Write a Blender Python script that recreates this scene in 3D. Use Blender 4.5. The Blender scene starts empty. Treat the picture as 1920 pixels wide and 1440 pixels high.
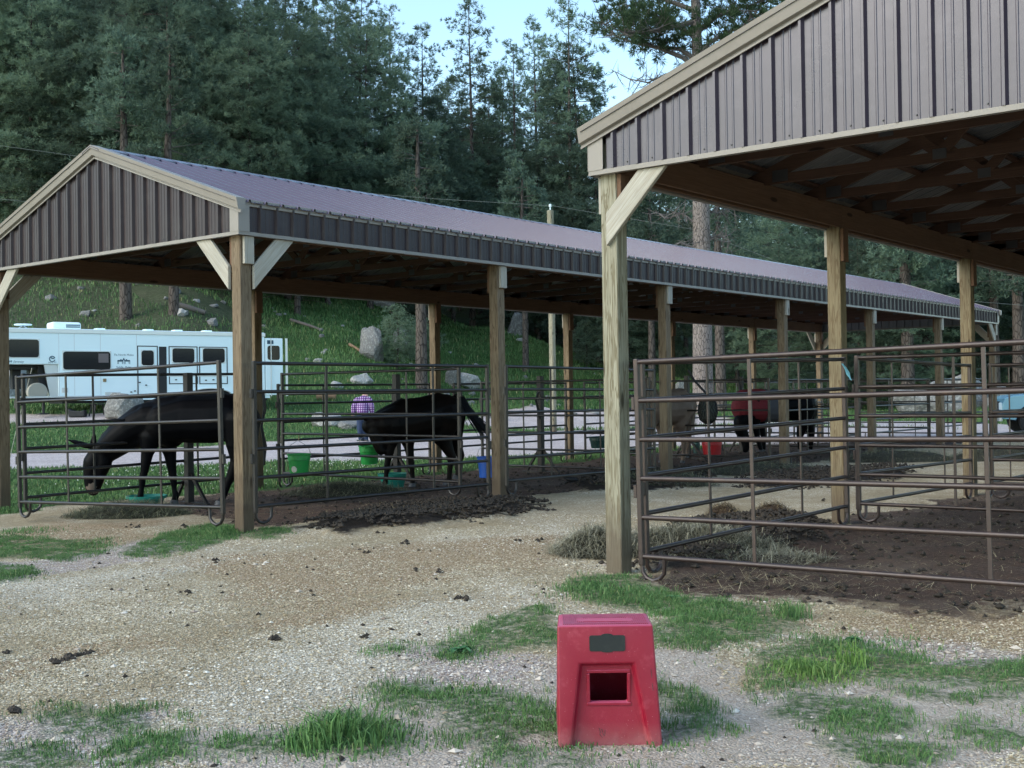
import bpy, bmesh, math, random
import numpy as np
from mathutils import Vector, Matrix, Quaternion
R = math.radians
SC = bpy.context.scene
COL = SC.collection

# ------------------------------------------------------------------ camera
# World: X runs along the shelters, Y across them, Z up. Camera stands at (0,0,1.45).
CH, CF, CP, CR, CY = 1.45, 2222.9, .0087, -.0149, .8915   # height, focal px (1920 wide), pitch, roll, heading
cam_d = bpy.data.cameras.new("camera"); cam = bpy.data.objects.new("camera", cam_d); COL.objects.link(cam)
cam_d.sensor_width = 36; cam_d.lens = 36 * CF / 1920; cam_d.clip_end = 3000; cam_d.clip_start = .05
fwd = Vector((math.sin(CY) * math.cos(CP), math.cos(CY) * math.cos(CP), math.sin(CP)))
rgt = Vector((math.cos(CY), -math.sin(CY), 0)); upv = rgt.cross(fwd)
M = Matrix((rgt, upv, -fwd)).transposed().to_4x4()
M = M @ Matrix.Rotation(CR, 4, 'Z')
cam.matrix_world = Matrix.Translation((0, 0, CH)) @ M
SC.camera = cam
# ------------------------------------------------------------------ light
SUN_AZ, SUN_EL = R(158), R(36)          # direction the light comes from: azimuth measured from +X to +Y
w = bpy.data.worlds.new("World"); SC.world = w; w.use_nodes = True
nt = w.node_tree; bg = nt.nodes['Background']; sk = nt.nodes.new('ShaderNodeTexSky')
sk.sky_type = 'NISHITA'; sk.sun_disc = False; sk.sun_elevation = SUN_EL
sk.sun_rotation = R(90) - SUN_AZ; sk.air_density = 1.0; sk.dust_density = 1.0; sk.ozone_density = 1.2
tint = nt.nodes.new('ShaderNodeMix'); tint.data_type = 'RGBA'; tint.blend_type = 'MULTIPLY'; tint.inputs[0].default_value = 1
tint.inputs[7].default_value = (.99, 1.045, .955, 1); nt.links.new(sk.outputs[0], tint.inputs[6]); nt.links.new(tint.outputs[2], bg.inputs[0]); bg.inputs[1].default_value = .15
sd = bpy.data.lights.new("sun", 'SUN'); so = bpy.data.objects.new("sun", sd); COL.objects.link(so)
sd.energy = .58; sd.angle = R(34); sd.color = (1, .95, .88)
sv = Vector((math.cos(SUN_AZ) * math.cos(SUN_EL), math.sin(SUN_AZ) * math.cos(SUN_EL), math.sin(SUN_EL)))
so.rotation_euler = sv.to_track_quat('Z', 'Y').to_euler()
SC.view_settings.view_transform = 'Standard'; SC.view_settings.look = 'None'
SC.view_settings.exposure = 1.34; SC.view_settings.gamma = 1
SC.render.engine = 'CYCLES'
SC.cycles.max_bounces = 6; SC.cycles.diffuse_bounces = 3; SC.cycles.glossy_bounces = 2
SC.cycles.transparent_max_bounces = 8; SC.cycles.transmission_bounces = 4
SC.cycles.use_adaptive_sampling = True; SC.cycles.adaptive_threshold = .02
SC.cycles.use_denoising = True
rnd = random.Random(7); rng = np.random.default_rng(11)

# ------------------------------------------------------------------ pixel <-> place (photo pixels, 1920 x 1440)
def ray(x, y):
    dx, dy = x - 960, y - 720
    c, s = math.cos(-CR), math.sin(-CR); dx, dy = dx * c - dy * s, dx * s + dy * c
    r, u, f = dx / CF, -dy / CF, 1.
    c, s = math.cos(CP), math.sin(CP); f, u = f * c - u * s, u * c + f * s
    c, s = math.cos(CY), math.sin(CY)
    return Vector((r * c + f * s, -r * s + f * c, u))
O = Vector((0, 0, CH))
FH = Vector((math.sin(CY), math.cos(CY), 0))
def atD(x, y, D): d = ray(x, y); return O + d * (D / d.dot(FH))
def atz(x, y, z=0): d = ray(x, y); return O + d * ((z - CH) / d.z)
def atY(x, y, Y): d = ray(x, y); return O + d * (Y / d.y)
def atX(x, y, X): d = ray(x, y); return O + d * (X / d.x)

# ------------------------------------------------------------------ noise
def hsh(ix, iy, seed):
    h = (ix.astype(np.int64) * 374761393 + iy.astype(np.int64) * 668265263 + seed * 1442695041) & 0xffffffff
    h = ((h ^ (h >> 13)) * 1274126177) & 0xffffffff
    return ((h ^ (h >> 16)) & 0xffff) / 65535.
def vn(x, y, seed=0):
    x = np.asarray(x, float); y = np.asarray(y, float)
    ix, iy = np.floor(x), np.floor(y); fx, fy = x - ix, y - iy
    fx = fx * fx * (3 - 2 * fx); fy = fy * fy * (3 - 2 * fy)
    a, b, c, d = hsh(ix, iy, seed), hsh(ix + 1, iy, seed), hsh(ix, iy + 1, seed), hsh(ix + 1, iy + 1, seed)
    return (a * (1 - fx) + b * fx) * (1 - fy) + (c * (1 - fx) + d * fx) * fy - .5
def fbm(x, y, s, seed=0, o=4):
    t = 0; a = 1
    for k in range(o): t = t + a * vn(x / s * 2 ** k + 17 * k, y / s * 2 ** k - 9 * k, seed + k); a *= .5
    return t
# ------------------------------------------------------------------ terrain height
PXC = np.array([-1500, -300, 300, 600, 900, 1200, 1600, 2200, 3500.])
DK = np.array([0, 34, 42, 50, 60, 80, 100, 130, 170, 220, 300, 600.])
HT = np.array([
    [0, 0, .6, 1.8, 5, 12, 22, 37, 58, 78, 90, 90],
    [0, 0, .6, 1.8, 5, 12, 22, 37, 58, 78, 90, 90],
    [0, 0, .55, 1.5, 4.6, 11, 20, 34, 54, 74, 85, 85],
    [0, 0, .2, .8, 2.6, 6.6, 12, 22, 37, 52, 60, 60],
    [0, 0, 0, 0, .12, 2.4, 7, 15, 26, 38, 42, 42],
    [0, 0, 0, 0, 0, 1.2, 4, 9, 17, 24, 26, 26],
    [0, 0, 0, 0, 0, .9, 3, 6, 11, 16, 17, 17],
    [0, 0, 0, 0, .2, 1.0, 2.5, 5, 9, 13, 14, 14],
    [0, 0, 0, 0, .2, 1.0, 2.5, 5, 9, 13, 14, 14.]])
def height(X, Y):
    X = np.asarray(X, float); Y = np.asarray(Y, float)
    r = X * math.cos(CY) - Y * math.sin(CY); f = X * math.sin(CY) + Y * math.cos(CY)
    ff = np.maximum(f, 1.); px = np.clip(960 + CF * r / ff, PXC[0], PXC[-1] - 1e-6)
    D = np.clip(np.maximum(f, 0) + .0 * r, 0, 599.9)
    ci = np.clip(np.searchsorted(PXC, px, 'right') - 1, 0, len(PXC) - 2); ct = (px - PXC[ci]) / (PXC[ci + 1] - PXC[ci])
    ct = ct * ct * (3 - 2 * ct)
    di = np.clip(np.searchsorted(DK, D, 'right') - 1, 0, len(DK) - 2); dt = (D - DK[di]) / (DK[di + 1] - DK[di])
    h = (HT[ci, di] * (1 - ct) + HT[ci + 1, di] * ct) * (1 - dt) + (HT[ci, di + 1] * (1 - ct) + HT[ci + 1, di + 1] * ct) * dt
    rough = np.clip((D - 45) / 40, 0, 1)
    h = h + rough * (fbm(X, Y, 14, 3) * 2.2 + fbm(X, Y, 3, 5) * .35)
    h = h + np.clip((D - 3) / 3, 0, 1) * (1 - np.clip((D - 30) / 10, 0, 1)) * fbm(X, Y, 2.4, 8, 3) * .05 + fbm(X, Y, .35, 9, 2) * .008
    return h
def hit(x, y, d0=20., d1=150.):
    d = ray(x, y); k = 1 / d.dot(FH); D = np.arange(d0, d1, .25); X = O.x + d.x * k * D; Y = O.y + d.y * k * D; Z = O.z + d.z * k * D; b = np.nonzero(Z < height(X, Y))[0]
    return float(D[b[0]]) if len(b) else d1
def gz(x, y): return float(height(np.array([x]), np.array([y]))[0])

# ------------------------------------------------------------------ mesh helpers
def tag(o, label=None, cat=None, group=None, kind=None):
    if label: o['label'] = label
    if cat: o['category'] = cat
    if group: o['group'] = group
    if kind: o['kind'] = kind
    return o
def npmesh(name, V, F, mats, parent=None, smooth=False, fm=None, n=None):
    """V (n,3), F list of int arrays (k,m) with m verts per face"""
    me = bpy.data.meshes.new(name)
    if not isinstance(F, (list, tuple)): F = [F]
    F = [np.asarray(f, np.int32) for f in F if len(f)]
    me.vertices.add(len(V)); me.vertices.foreach_set('co', np.asarray(V, np.float32).ravel())
    nl = sum(f.size for f in F); nf = sum(len(f) for f in F)
    me.loops.add(nl); me.loops.foreach_set('vertex_index', np.concatenate([f.ravel() for f in F]))
    tot = np.concatenate([np.full(len(f), f.shape[1], np.int32) for f in F])
    me.polygons.add(nf); me.polygons.foreach_set('loop_start', np.concatenate([[0], np.cumsum(tot)[:-1]]).astype(np.int32))
    me.polygons.foreach_set('loop_total', tot)
    if fm is not None: me.polygons.foreach_set('material_index', np.asarray(fm, np.int32))
    me.polygons.foreach_set('use_smooth', np.full(nf, smooth))
    me.update(calc_edges=True)
    for m in (mats if isinstance(mats, (list, tuple)) else [mats]): me.materials.append(m)
    o = bpy.data.objects.new(name, me); COL.objects.link(o); o.parent = parent
    return o
class MB:
    def __init__(s): s.v = []; s.f = []; s.m = []
    def add(s, vs, fs, mi=0):
        b = len(s.v); s.v += [tuple(v) for v in vs]
        for f in fs: s.f.append(tuple(b + i for i in f)); s.m.append(mi)
        return s
    def box(s, lo, hi, mi=0, mat=None, bev=0):
        x0, y0, z0 = lo; x1, y1, z1 = hi
        vs = [Vector(p) for p in ((x0, y0, z0), (x1, y0, z0), (x1, y1, z0), (x0, y1, z0), (x0, y0, z1), (x1, y0, z1), (x1, y1, z1), (x0, y1, z1))]
        if mat: vs = [mat @ v for v in vs]
        return s.add(vs, [(0, 3, 2, 1), (4, 5, 6, 7), (0, 1, 5, 4), (1, 2, 6, 5), (2, 3, 7, 6), (3, 0, 4, 7)], mi)
    def bar(s, a, b, wid, hei, mi=0, up=(0, 0, 1)):
        a = Vector(a); b = Vector(b); d = (b - a); L = d.length; d.normalize(); u = Vector(up)
        sd_ = d.cross(u)
        if sd_.length < 1e-4: sd_ = d.cross(Vector((0, 1, 0)))
        sd_.normalize(); u = sd_.cross(d)
        m = Matrix((d, sd_, u)).transposed().to_4x4(); m.translation = a
        return s.box((0, -wid / 2, -hei / 2), (L, wid / 2, hei / 2), mi, m)
    def tube(s, pts, rad, n=8, mi=0, cap=True):
        pts = [Vector(p) for p in pts]; rs = rad if isinstance(rad, (list, tuple)) else [rad] * len(pts)
        b = len(s.v); prev = None
        for i, p in enumerate(pts):
            t = (pts[min(i + 1, len(pts) - 1)] - pts[max(i - 1, 0)]).normalized()
            if prev is None:
                q = Vector((0, 0, 1)) if abs(t.z) < .9 else Vector((1, 0, 0)); a = t.cross(q).normalized()
            else: a = (prev - t * prev.dot(t)); a = a.normalized() if a.length > 1e-6 else t.orthogonal().normalized()
            prev = a; c = t.cross(a)
            for k in range(n):
                an = 2 * math.pi * k / n; s.v.append(tuple(p + (a * math.cos(an) + c * math.sin(an)) * rs[i]))
        for i in range(len(pts) - 1):
            for k in range(n):
                k2 = (k + 1) % n; s.f.append((b + i * n + k, b + i * n + k2, b + (i + 1) * n + k2, b + (i + 1) * n + k)); s.m.append(mi)
        if cap:
            s.f.append(tuple(b + k for k in range(n))[::-1]); s.m.append(mi)
            e = b + (len(pts) - 1) * n; s.f.append(tuple(e + k for k in range(n))); s.m.append(mi)
        return s
    def lathe(s, prof, n=24, mi=0, c=(0, 0, 0)):
        b = len(s.v)
        for r, z in prof:
            for k in range(n):
                an = 2 * math.pi * k / n; s.v.append((c[0] + r * math.cos(an), c[1] + r * math.sin(an), c[2] + z))
        for i in range(len(prof) - 1):
            for k in range(n):
                k2 = (k + 1) % n; s.f.append((b + i * n + k, b + i * n + k2, b + (i + 1) * n + k2, b + (i + 1) * n + k)); s.m.append(mi)
        return s
    def prism(s, poly, fn, t0, t1, mi=0):
        """poly 2D points -> fn(a,b,t) -> 3D, extruded t0..t1"""
        n = len(poly); vs = [fn(a, b, t0) for a, b in poly] + [fn(a, b, t1) for a, b in poly]
        return s.add(vs, [tuple(range(n))[::-1], tuple(range(n, 2 * n))] + [(i, (i + 1) % n, n + (i + 1) % n, n + i) for i in range(n)], mi)
    def build(s, name, mats, parent=None, smooth=False, bevel=0, seg=1, ang=None):
        me = bpy.data.meshes.new(name); me.from_pydata(s.v, [], s.f)
        me.polygons.foreach_set('material_index', s.m)
        for m in (mats if isinstance(mats, (list, tuple)) else [mats]): me.materials.append(m)
        bm = bmesh.new(); bm.from_mesh(me); bmesh.ops.recalc_face_normals(bm, faces=bm.faces)
        if bevel:
            es = [e for e in bm.edges if len(e.link_faces) == 2 and e.calc_face_angle(0) > .5]
            bmesh.ops.bevel(bm, geom=es, offset=bevel, segments=seg, affect='EDGES', profile=.5, clamp_overlap=True)
        bm.to_mesh(me); bm.free()
        if smooth:
            me.polygons.foreach_set('use_smooth', [True] * len(me.polygons))
            try: me.set_sharp_from_angle(angle=ang or R(40))
            except Exception: pass
        o = bpy.data.objects.new(name, me); COL.objects.link(o); o.parent = parent
        return o
def empty(name, loc=(0, 0, 0), rz=0.):
    o = bpy.data.objects.new(name, None); COL.objects.link(o); o.location = loc; o.rotation_euler = (0, 0, rz); o.empty_display_size = .2
    return o
def copy_tree(o, parent=None):
    c = o.copy(); COL.objects.link(c); c.parent = parent
    for ch in list(o.children): copy_tree(ch, c)
    return c
def board(name, a, b, wid, hei, mat, parent, up=(0, 0, 1), bevel=.004, cuta=None, cutb=None):
    """timber whose local X is its length, so that the grain follows it"""
    a = Vector(a); b = Vector(b); d = b - a; L = d.length; d.normalize(); u = Vector(up); s_ = d.cross(u)
    if s_.length < 1e-4: s_ = d.cross(Vector((0, 1, 0)))
    s_.normalize(); u = s_.cross(d); s_ = u.cross(d)
    m = Matrix((d, s_, u)).transposed().to_4x4(); m.translation = a
    o = MB().box((0, -wid / 2, -hei / 2), (L, wid / 2, hei / 2)).build(name, mat, parent, bevel=bevel)
    o.matrix_local = m
    return o

# ------------------------------------------------------------------ materials
def nodemat(name, rough=.6, metal=0., spec=.5):
    m = bpy.data.materials.new(name); m.use_nodes = True; t = m.node_tree; p = t.nodes['Principled BSDF']
    p.inputs['Roughness'].default_value = rough; p.inputs['Metallic'].default_value = metal
    p.inputs['Specular IOR Level'].default_value = spec
    return m, t, p
def N(t, typ, **k):
    n = t.nodes.new('ShaderNode' + typ)
    for a, b in k.items():
        if hasattr(n, a): setattr(n, a, b)
        else: n.inputs[a.replace('_', ' ')].default_value = b
    return n
def mixc(t, f, a, b, mode='MIX'):
    n = t.nodes.new('ShaderNodeMix'); n.data_type = 'RGBA'; n.blend_type = mode
    for s_, v in ((0, f), (6, a), (7, b)):
        if hasattr(v, 'is_output') or isinstance(v, bpy.types.NodeSocket): t.links.new(v, n.inputs[s_])
        elif s_ == 0: n.inputs[0].default_value = v
        else: n.inputs[s_].default_value = (*v, 1) if len(v) == 3 else v
    return n.outputs[2]
def ramp(t, f, stops):
    n = t.nodes.new('ShaderNodeValToRGB'); e = n.color_ramp.elements
    while len(e) < len(stops): e.new(.5)
    for i, (p, c) in enumerate(stops): e[i].position = p; e[i].color = (*c, 1) if len(c) == 3 else (c[0], c[0], c[0], 1)
    t.links.new(f, n.inputs[0]); return n.outputs[0]
def noise(t, vec, scale, detail=4, rough=.55, dist=0.):
    n = N(t, 'TexNoise'); n.inputs['Scale'].default_value = scale; n.inputs['Detail'].default_value = detail
    n.inputs['Roughness'].default_value = rough; n.inputs['Distortion'].default_value = dist
    if vec is not None: t.links.new(vec, n.inputs['Vector'])
    return n.outputs[0]
def mapped(t, kind='Object', scale=(1, 1, 1), rndoff=True):
    tc = N(t, 'TexCoord') if kind != 'World' else N(t, 'NewGeometry')
    src = tc.outputs[kind] if kind != 'World' else tc.outputs['Position']
    mp = N(t, 'Mapping'); mp.inputs['Scale'].default_value = scale; t.links.new(src, mp.inputs['Vector'])
    if rndoff:
        oi = N(t, 'ObjectInfo'); mu = N(t, 'Math', operation='MULTIPLY'); mu.inputs[1].default_value = 37.
        t.links.new(oi.outputs['Random'], mu.inputs[0]); t.links.new(mu.outputs[0], mp.inputs['Location'])
    return mp.outputs[0]
def bump(t, p, h, strength=.3, dist=.01):
    b = N(t, 'Bump'); b.inputs['Strength'].default_value = strength; b.inputs['Distance'].default_value = dist
    t.links.new(h, b.inputs['Height']); t.links.new(b.outputs[0], p.inputs['Normal'])
def paint(name, c, rough=.5, metal=0., var=.12, scale=3., bmp=0., dirt=None, bs=60, spec=.5):
    m, t, p = nodemat(name, rough, metal, spec); v = mapped(t)
    f = noise(t, v, scale, 5)
    d = tuple(x * (1 - var) for x in c); l = tuple(min(1, x * (1 + var)) for x in c)
    col = mixc(t, f, d, l)
    if dirt:
        g = ramp(t, noise(t, v, scale * 2.3, 6, .65), [(.52, (0,)), (.72, (1,))]); col = mixc(t, g, col, dirt)
    t.links.new(col, p.inputs['Base Color'])
    r = N(t, 'MapRange'); r.inputs[3].default_value = rough * .85; r.inputs[4].default_value = min(1, rough * 1.2); t.links.new(f, r.inputs[0]); t.links.new(r.outputs[0], p.inputs['Roughness'])
    if bmp: bump(t, p, noise(t, v, bs, 4), bmp, .005)
    return m
def wood(name, c, dark, knot=True, contrast=1., rough=.8, mud=False):
    m, t, p = nodemat(name, rough, 0, .25); v = mapped(t, 'Object', (.55, 9, 9))
    ring = noise(t, v, 3.2, 3, .5, 1.2)
    wv = N(t, 'Math', operation='MULTIPLY'); wv.inputs[1].default_value = 26; t.links.new(ring, wv.inputs[0])
    sn = N(t, 'Math', operation='SINE'); t.links.new(wv.outputs[0], sn.inputs[0])
    g = ramp(t, sn.outputs[0], [(.0, (0,)), (.95, (1,))])
    col = mixc(t, g, c, tuple(a * (1 - .55 * contrast) + b * .55 * contrast for a, b in zip(c, dark)))
    v2 = mapped(t, 'Object', (1.2, 60, 60)); fine = noise(t, v2, 2, 3)
    col = mixc(t, ramp(t, fine, [(.35, (0,)), (.7, (.6,))]), col, dark)
    v3 = mapped(t, 'Object', (1, 1, 1)); big = noise(t, v3, 1.7, 3)
    col = mixc(t, ramp(t, big, [(.45, (0,)), (.75, (.55,))]), col, tuple(a * .62 for a in c))
    if knot:
        v4 = mapped(t, 'Object', (1.6, 5.5, 5.5)); vo = N(t, 'TexVoronoi'); vo.inputs['Scale'].default_value = .95; t.links.new(v4, vo.inputs['Vector'])
        k = ramp(t, vo.outputs['Distance'], [(.0, (1,)), (.09, (.85,)), (.14, (0,))]); col = mixc(t, k, col, tuple(a * .35 for a in dark))
    if mud:      # dried mud and chewing on the lowest part of a post (local X runs up the post)
        v5 = mapped(t, 'Object', (1, 1, 1), False); sx_ = N(t, 'SeparateXYZ'); t.links.new(v5, sx_.inputs[0]); ad = N(t, 'Math', operation='MULTIPLY_ADD'); ad.inputs[1].default_value = .9; t.links.new(noise(t, mapped(t, 'Object', (3, 14, 14)), 1.5, 5, .7), ad.inputs[0]); ad.inputs[2].default_value = -.1
        sb = N(t, 'Math', operation='SUBTRACT'); t.links.new(sx_.outputs['X'], sb.inputs[0]); t.links.new(ad.outputs[0], sb.inputs[1]); col = mixc(t, ramp(t, sb.outputs[0], [(.12, (.8,)), (.62, (0,))]), col, (.105, .078, .055))
    t.links.new(col, p.inputs['Base Color'])
    bump(t, p, fine, .35, .003)
    return m
MT = {}
MT['post'] = wood('pressure_treated_wood', (.34, .32, .24), (.15, .125, .075), mud=True, contrast=1.6)
MT['post2'] = wood('older_post_wood', (.25, .19, .125), (.10, .068, .04), mud=True, contrast=1.6)
MT['brace'] = wood('pale_brace_wood', (.48, .455, .39), (.24, .19, .13), contrast=.35)
MT['beam'] = wood('beam_wood', (.19, .112, .07), (.09, .048, .028), contrast=.5)
MT['truss'] = wood('truss_wood', (.13, .075, .055), (.065, .036, .026), contrast=.5)
MT['plate'] = paint('galvanised_plate', (.12, .12, .13), .45, .6)
MT['siding'] = paint('brown_siding_paint', (.038, .026, .028), .38, .0, .08, 1.2, dirt=(.052, .040, .040), spec=.3)
MT['sidingB'] = paint('brown_siding_paint_glossy', (.040, .028, .044), .28, .1, .12, 1.8, dirt=(.060, .047, .064), bmp=.5, bs=3, spec=.8)
MT['roof'] = paint('plum_brown_roof_paint', (.036, .023, .062), .2, .05, .08, 1., dirt=(.042, .028, .068), spec=.6)
MT['roofunder'] = paint('grey_sheet_underside', (.19, .20, .22), .5, .2, .15, 2.)
MT['trim'] = paint('tan_trim_paint', (.27, .24, .21), .42, 0, .07, 1.5, dirt=(.235, .21, .18), spec=.4)
MT['screw'] = paint('screw_head', (.04, .04, .04), .5)

# ------------------------------------------------------------------ open shelters
BAY, NB = 4.30, 6
ZT, TRIM_TOP, RISE = 3.19, 3.228, .335     # underside of trim
PERIOD = .229
def rib_profile(L, off=0.):
    pts = []; x = -off
    while x < L:
        for dx, h in ((0, 0), (.015, .032), (.034, .032), (.049, 0), (.104, 0), (.109, .0045), (.119, .0045), (.124, 0), (.160, 0), (.165, .0045), (.175, .0045), (.180, 0)):
            q = x + dx
            if 0 <= q <= L: pts.append((q, h))
        x += PERIOD
    if pts[0][0] > 1e-3: pts.insert(0, (0, 0))
    if pts[-1][0] < L - 1e-3: pts.append((L, 0))
    return pts
def sheet(name, prof, fn, mats, parent, thick=.002, dots=()):
    """prof [(s,h)], fn(s,h)->(p0,p1); front layer slot 0, back layer slot 1"""
    n = len(prof); V = []
    for s_, h in prof:
        a, b = fn(s_, h); V += [a, b]
    for s_, h in prof:
        a, b = fn(s_, h - thick); V += [a, b]
    V = np.array([tuple(v) for v in V]); F = []; m = []
    for i in range(n - 1):
        F.append((2 * i, 2 * i + 2, 2 * i + 3, 2 * i + 1)); m.append(0)
        k = 2 * n; F.append((k + 2 * i, k + 2 * i + 1, k + 2 * i + 3, k + 2 * i + 2)); m.append(1)
        F.append((2 * i, k + 2 * i, k + 2 * i + 2, 2 * i + 2)); m.append(0)
        F.append((2 * i + 1, 2 * i + 3, k + 2 * i + 3, k + 2 * i + 1)); m.append(0)
    for lo, hi in dots:      # screw heads
        k = len(V); x0, y0, z0 = lo; x1, y1, z1 = hi
        V = np.vstack([V, [(x0, y0, z0), (x1, y0, z0), (x1, y1, z0), (x0, y1, z0), (x0, y0, z1), (x1, y0, z1), (x1, y1, z1), (x0, y1, z1)]])
        for f in ((0, 3, 2, 1), (4, 5, 6, 7), (0, 1, 5, 4), (1, 2, 6, 5), (2, 3, 7, 6), (3, 0, 4, 7)): F.append(tuple(k + i for i in f)); m.append(2)
    return npmesh(name, V, [np.array(F)], mats, parent, fm=m)
def shelter(label, X0, Y0, W, postmat, sidemat, near_sign):
    """posts from (X0,Y0) along +X; second row at Y0+W"""
    root = empty('open_shelter', (X0, Y0, 0)); tag(root, label, 'animal shelter')
    L = BAY * NB; ov = .115; e = .055   # wall face beyond post centre; roof overhang
    zr = 4.462; zw = 3.545               # underside ridge / wall top at eave
    ya, yb, yc = -ov, W + ov, W / 2
    xa, xb = -ov, L + ov
    sl = (zr - 3.545) / (W / 2 + ov)
    def ztop(y): return 3.545 + sl * (min(y - ya, yb - y))
    hp = .075
    for i in range(NB + 1):
        for j, y in enumerate((0, W)):
            g = gz(X0 + i * BAY, Y0 + y) - .25
            lean = rnd.uniform(-.006, .006)
            pm = postmat[(i + j) % len(postmat)]
            board('post', (i * BAY + lean, y, g), (i * BAY, y, ZT + .26), .15, .15, pm, root, up=(0, 1, 0), bevel=.006)
            sgn = -1 if j == 0 else 1
            # nailing cleat on the outer face, and one on the inner face
            board('cleat', (i * BAY + .02, y + sgn * .096, ZT - .30), (i * BAY + .02, y + sgn * .096, ZT - .005), .13, .038, MT['brace'], root, up=(0, 1, 0), bevel=.003)
            board('cleat', (i * BAY, y - sgn * .096, ZT - .36), (i * BAY, y - sgn * .096, ZT + .0), .13, .038, MT['beam'], root, up=(0, 1, 0), bevel=.003)
    # double beams over the posts
    for y in (0, W):
        for s_ in (-1, 1):
            for k in range(NB):
                board('beam', (k * BAY - (.06 if k == 0 else 0), y + s_ * .058, ZT + .125 + .008), ((k + 1) * BAY - .003 + (.06 if k == NB - 1 else 0), y + s_ * .058, ZT + .125 + .008), .04, .245, MT['beam'], root)
    # knee braces at the four corners
    def brace(px_, py_, ux, uy, t0):
        """knee brace in the vertical plane through (px_,py_) along (ux,uy): plumb cut at the post, level cut under the trim"""
        n_ = Vector((-uy, ux, 0)); zb = ZT - .57; c = Vector((px_, py_, 0)); d = Vector((ux, uy, 0)); zt_ = ZT - .002; r_ = zt_ - zb
        poly = [(t0, zb), (t0 + r_ * .985, zt_), (t0 + (r_ - .255) * .985, zt_), (t0, zb + .255)]
        ax_ = (d + Vector((0, 0, 1))).normalized(); up_ = (Vector((0, 0, 1)) - d).normalized(); m = Matrix((ax_, n_, up_)).transposed().to_4x4(); m.translation = c + d * t0 + Vector((0, 0, zb)); mi = m.inverted()
        bb = MB(); bb.prism(poly, lambda q, z, t: mi @ (c + d * q + n_ * t + Vector((0, 0, z))), -.019, .019)
        o = bb.build('knee_brace', MT['brace'], root, bevel=.003); o.matrix_local = m
    for i, sx in ((0, 1), (NB, -1)):
        for y, sy in ((0, 1), (W, -1)):
            x = i * BAY; cover = (near_sign > 0 and i == 0 and sy < 0)
            brace(x - sx * .096, y, 0, sy, .0 if cover else .08)
            brace(x, y - sy * .096, sx, 0, .08)
    # trusses
    def truss_mesh():
        b = MB(); th = .038; zb = ZT + .30
        def bb(y0, z0, y1, z1, h): b.bar((y0, 0, z0), (y1, 0, z1), th, h)
        bb(ya + .05, zb - .02, yb - .05, zb - .02, .09)
        z0 = ztop(ya) - .10
        bb(ya + .03, z0, yc, zr - .10, .13); bb(yb - .03, z0, yc, zr - .10, .13)
        for q in (.25, .75):
            y = W * q; bb(W * (.5 + (q - .5) * .62), zb, y, ztop(y) - .12, .09)
            bb(W * (.5 + (q - .5) * .62), zb, yc, zr - .14, .09)
        for y in (.25, W - .25):      # toothed plates
            b.box((y - .08, -th / 2 - .004, zb - .05), (y + .08, -th / 2 - .001, zb + .06), 1); b.box((y - .08, th / 2 + .001, zb - .05), (y + .08, th / 2 + .004, zb + .06), 1)
        for y in (W * .345, W * .655, yc):
            zz = zb if y != yc else zr - .2
            b.box((y - .06, -th / 2 - .004, zz - .04), (y + .06, -th / 2 - .001, zz + .05), 1); b.box((y - .06, th / 2 + .001, zz - .04), (y + .06, th / 2 + .004, zz + .05), 1)
        return b
    t0 = truss_mesh().build('roof_truss', [MT['truss'], MT['plate']], root)
    nT = 22
    for k in range(nT):
        o = t0 if k == 0 else t0.copy()
        if k: COL.objects.link(o); o.parent = root
        o.matrix_local = Matrix.Translation((.04 + (L - .08) * k / (nT - 1), 0, 0)) @ Matrix.Rotation(R(90), 4, 'Z')
    # purlins
    for s_ in (0, 1):
        for q in (.06, .3, .55, .8, .97):
            y = ya + (yc - ya) * q if s_ == 0 else yb - (yb - yc) * q
            board('purlin', (xa + .03, y, ztop(y) - .022), (xb - .03, y, ztop(y) - .022), .085, .034, MT['truss'], root)
    # roof sheets
    zo = .012; ex = .10
    def rf(side):
        y_e = ya - e if side == 0 else yb + e
        def fn(s_, h):
            x = xa - ex + s_
            return (x, y_e, ztop(y_e) + zo + h), (x, yc, zr + zo + h)
        return fn
    rp = rib_profile(xb - xa + 2 * ex, .05)
    for s_ in (0, 1):
        dots = []
        for q in (.08, .33, .58, .83):
            y = ya - e + (yc - ya + e) * q if s_ == 0 else yb + e - (yb + e - yc) * q
            x = xa - ex + .12
            while x < xb: dots.append(((x - .006, y - .006, ztop(y) + zo - .002), (x + .006, y + .006, ztop(y) + zo + .008))); x += PERIOD
        sheet('roof_sheet', rp, rf(s_), [MT['roof'], MT['roofunder'], MT['screw']], root, dots=dots)
    # ridge cap
    b = MB(); c = .17
    b.prism([(-c, -c * sl), (-c, -c * sl - .02), (-c + .004, -c * sl - .02), (-c + .004, -c * sl - .003), (0, -.003), (c - .004, -c * sl - .003), (c - .004, -c * sl - .02), (c, -c * sl - .02), (c, -c * sl), (0, .004)],
            lambda a, z, t: (t, yc + a, zr + zo + .026 + z), xa - ex, xb + ex)
    b.build('ridge_cap', MT['roof'], root)
    # side walls (short skirts)
    for y, s_ in ((ya, -1), (yb, 1)):
        def fn(q, h, y=y, s_=s_): x = xa + .13 + q; return (x, y + s_ * (.002 + h), TRIM_TOP), (x, y + s_ * (.002 + h), zw - .02)
        sheet('side_siding', rib_profile(xb - xa - .26, .11), fn, [sidemat, MT['roofunder']], root)
        b = MB(); b.box((xa - .026, y - .03 if s_ < 0 else y - .02, ZT), (xb + .026, y + .02 if s_ < 0 else y + .03, ZT + .012))
        b.box((xa - .026, y + s_ * .022 - .003, ZT), (xb + .026, y + s_ * .022 + .003, TRIM_TOP)); b.build('skirt_trim', MT['trim'], root)
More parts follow.
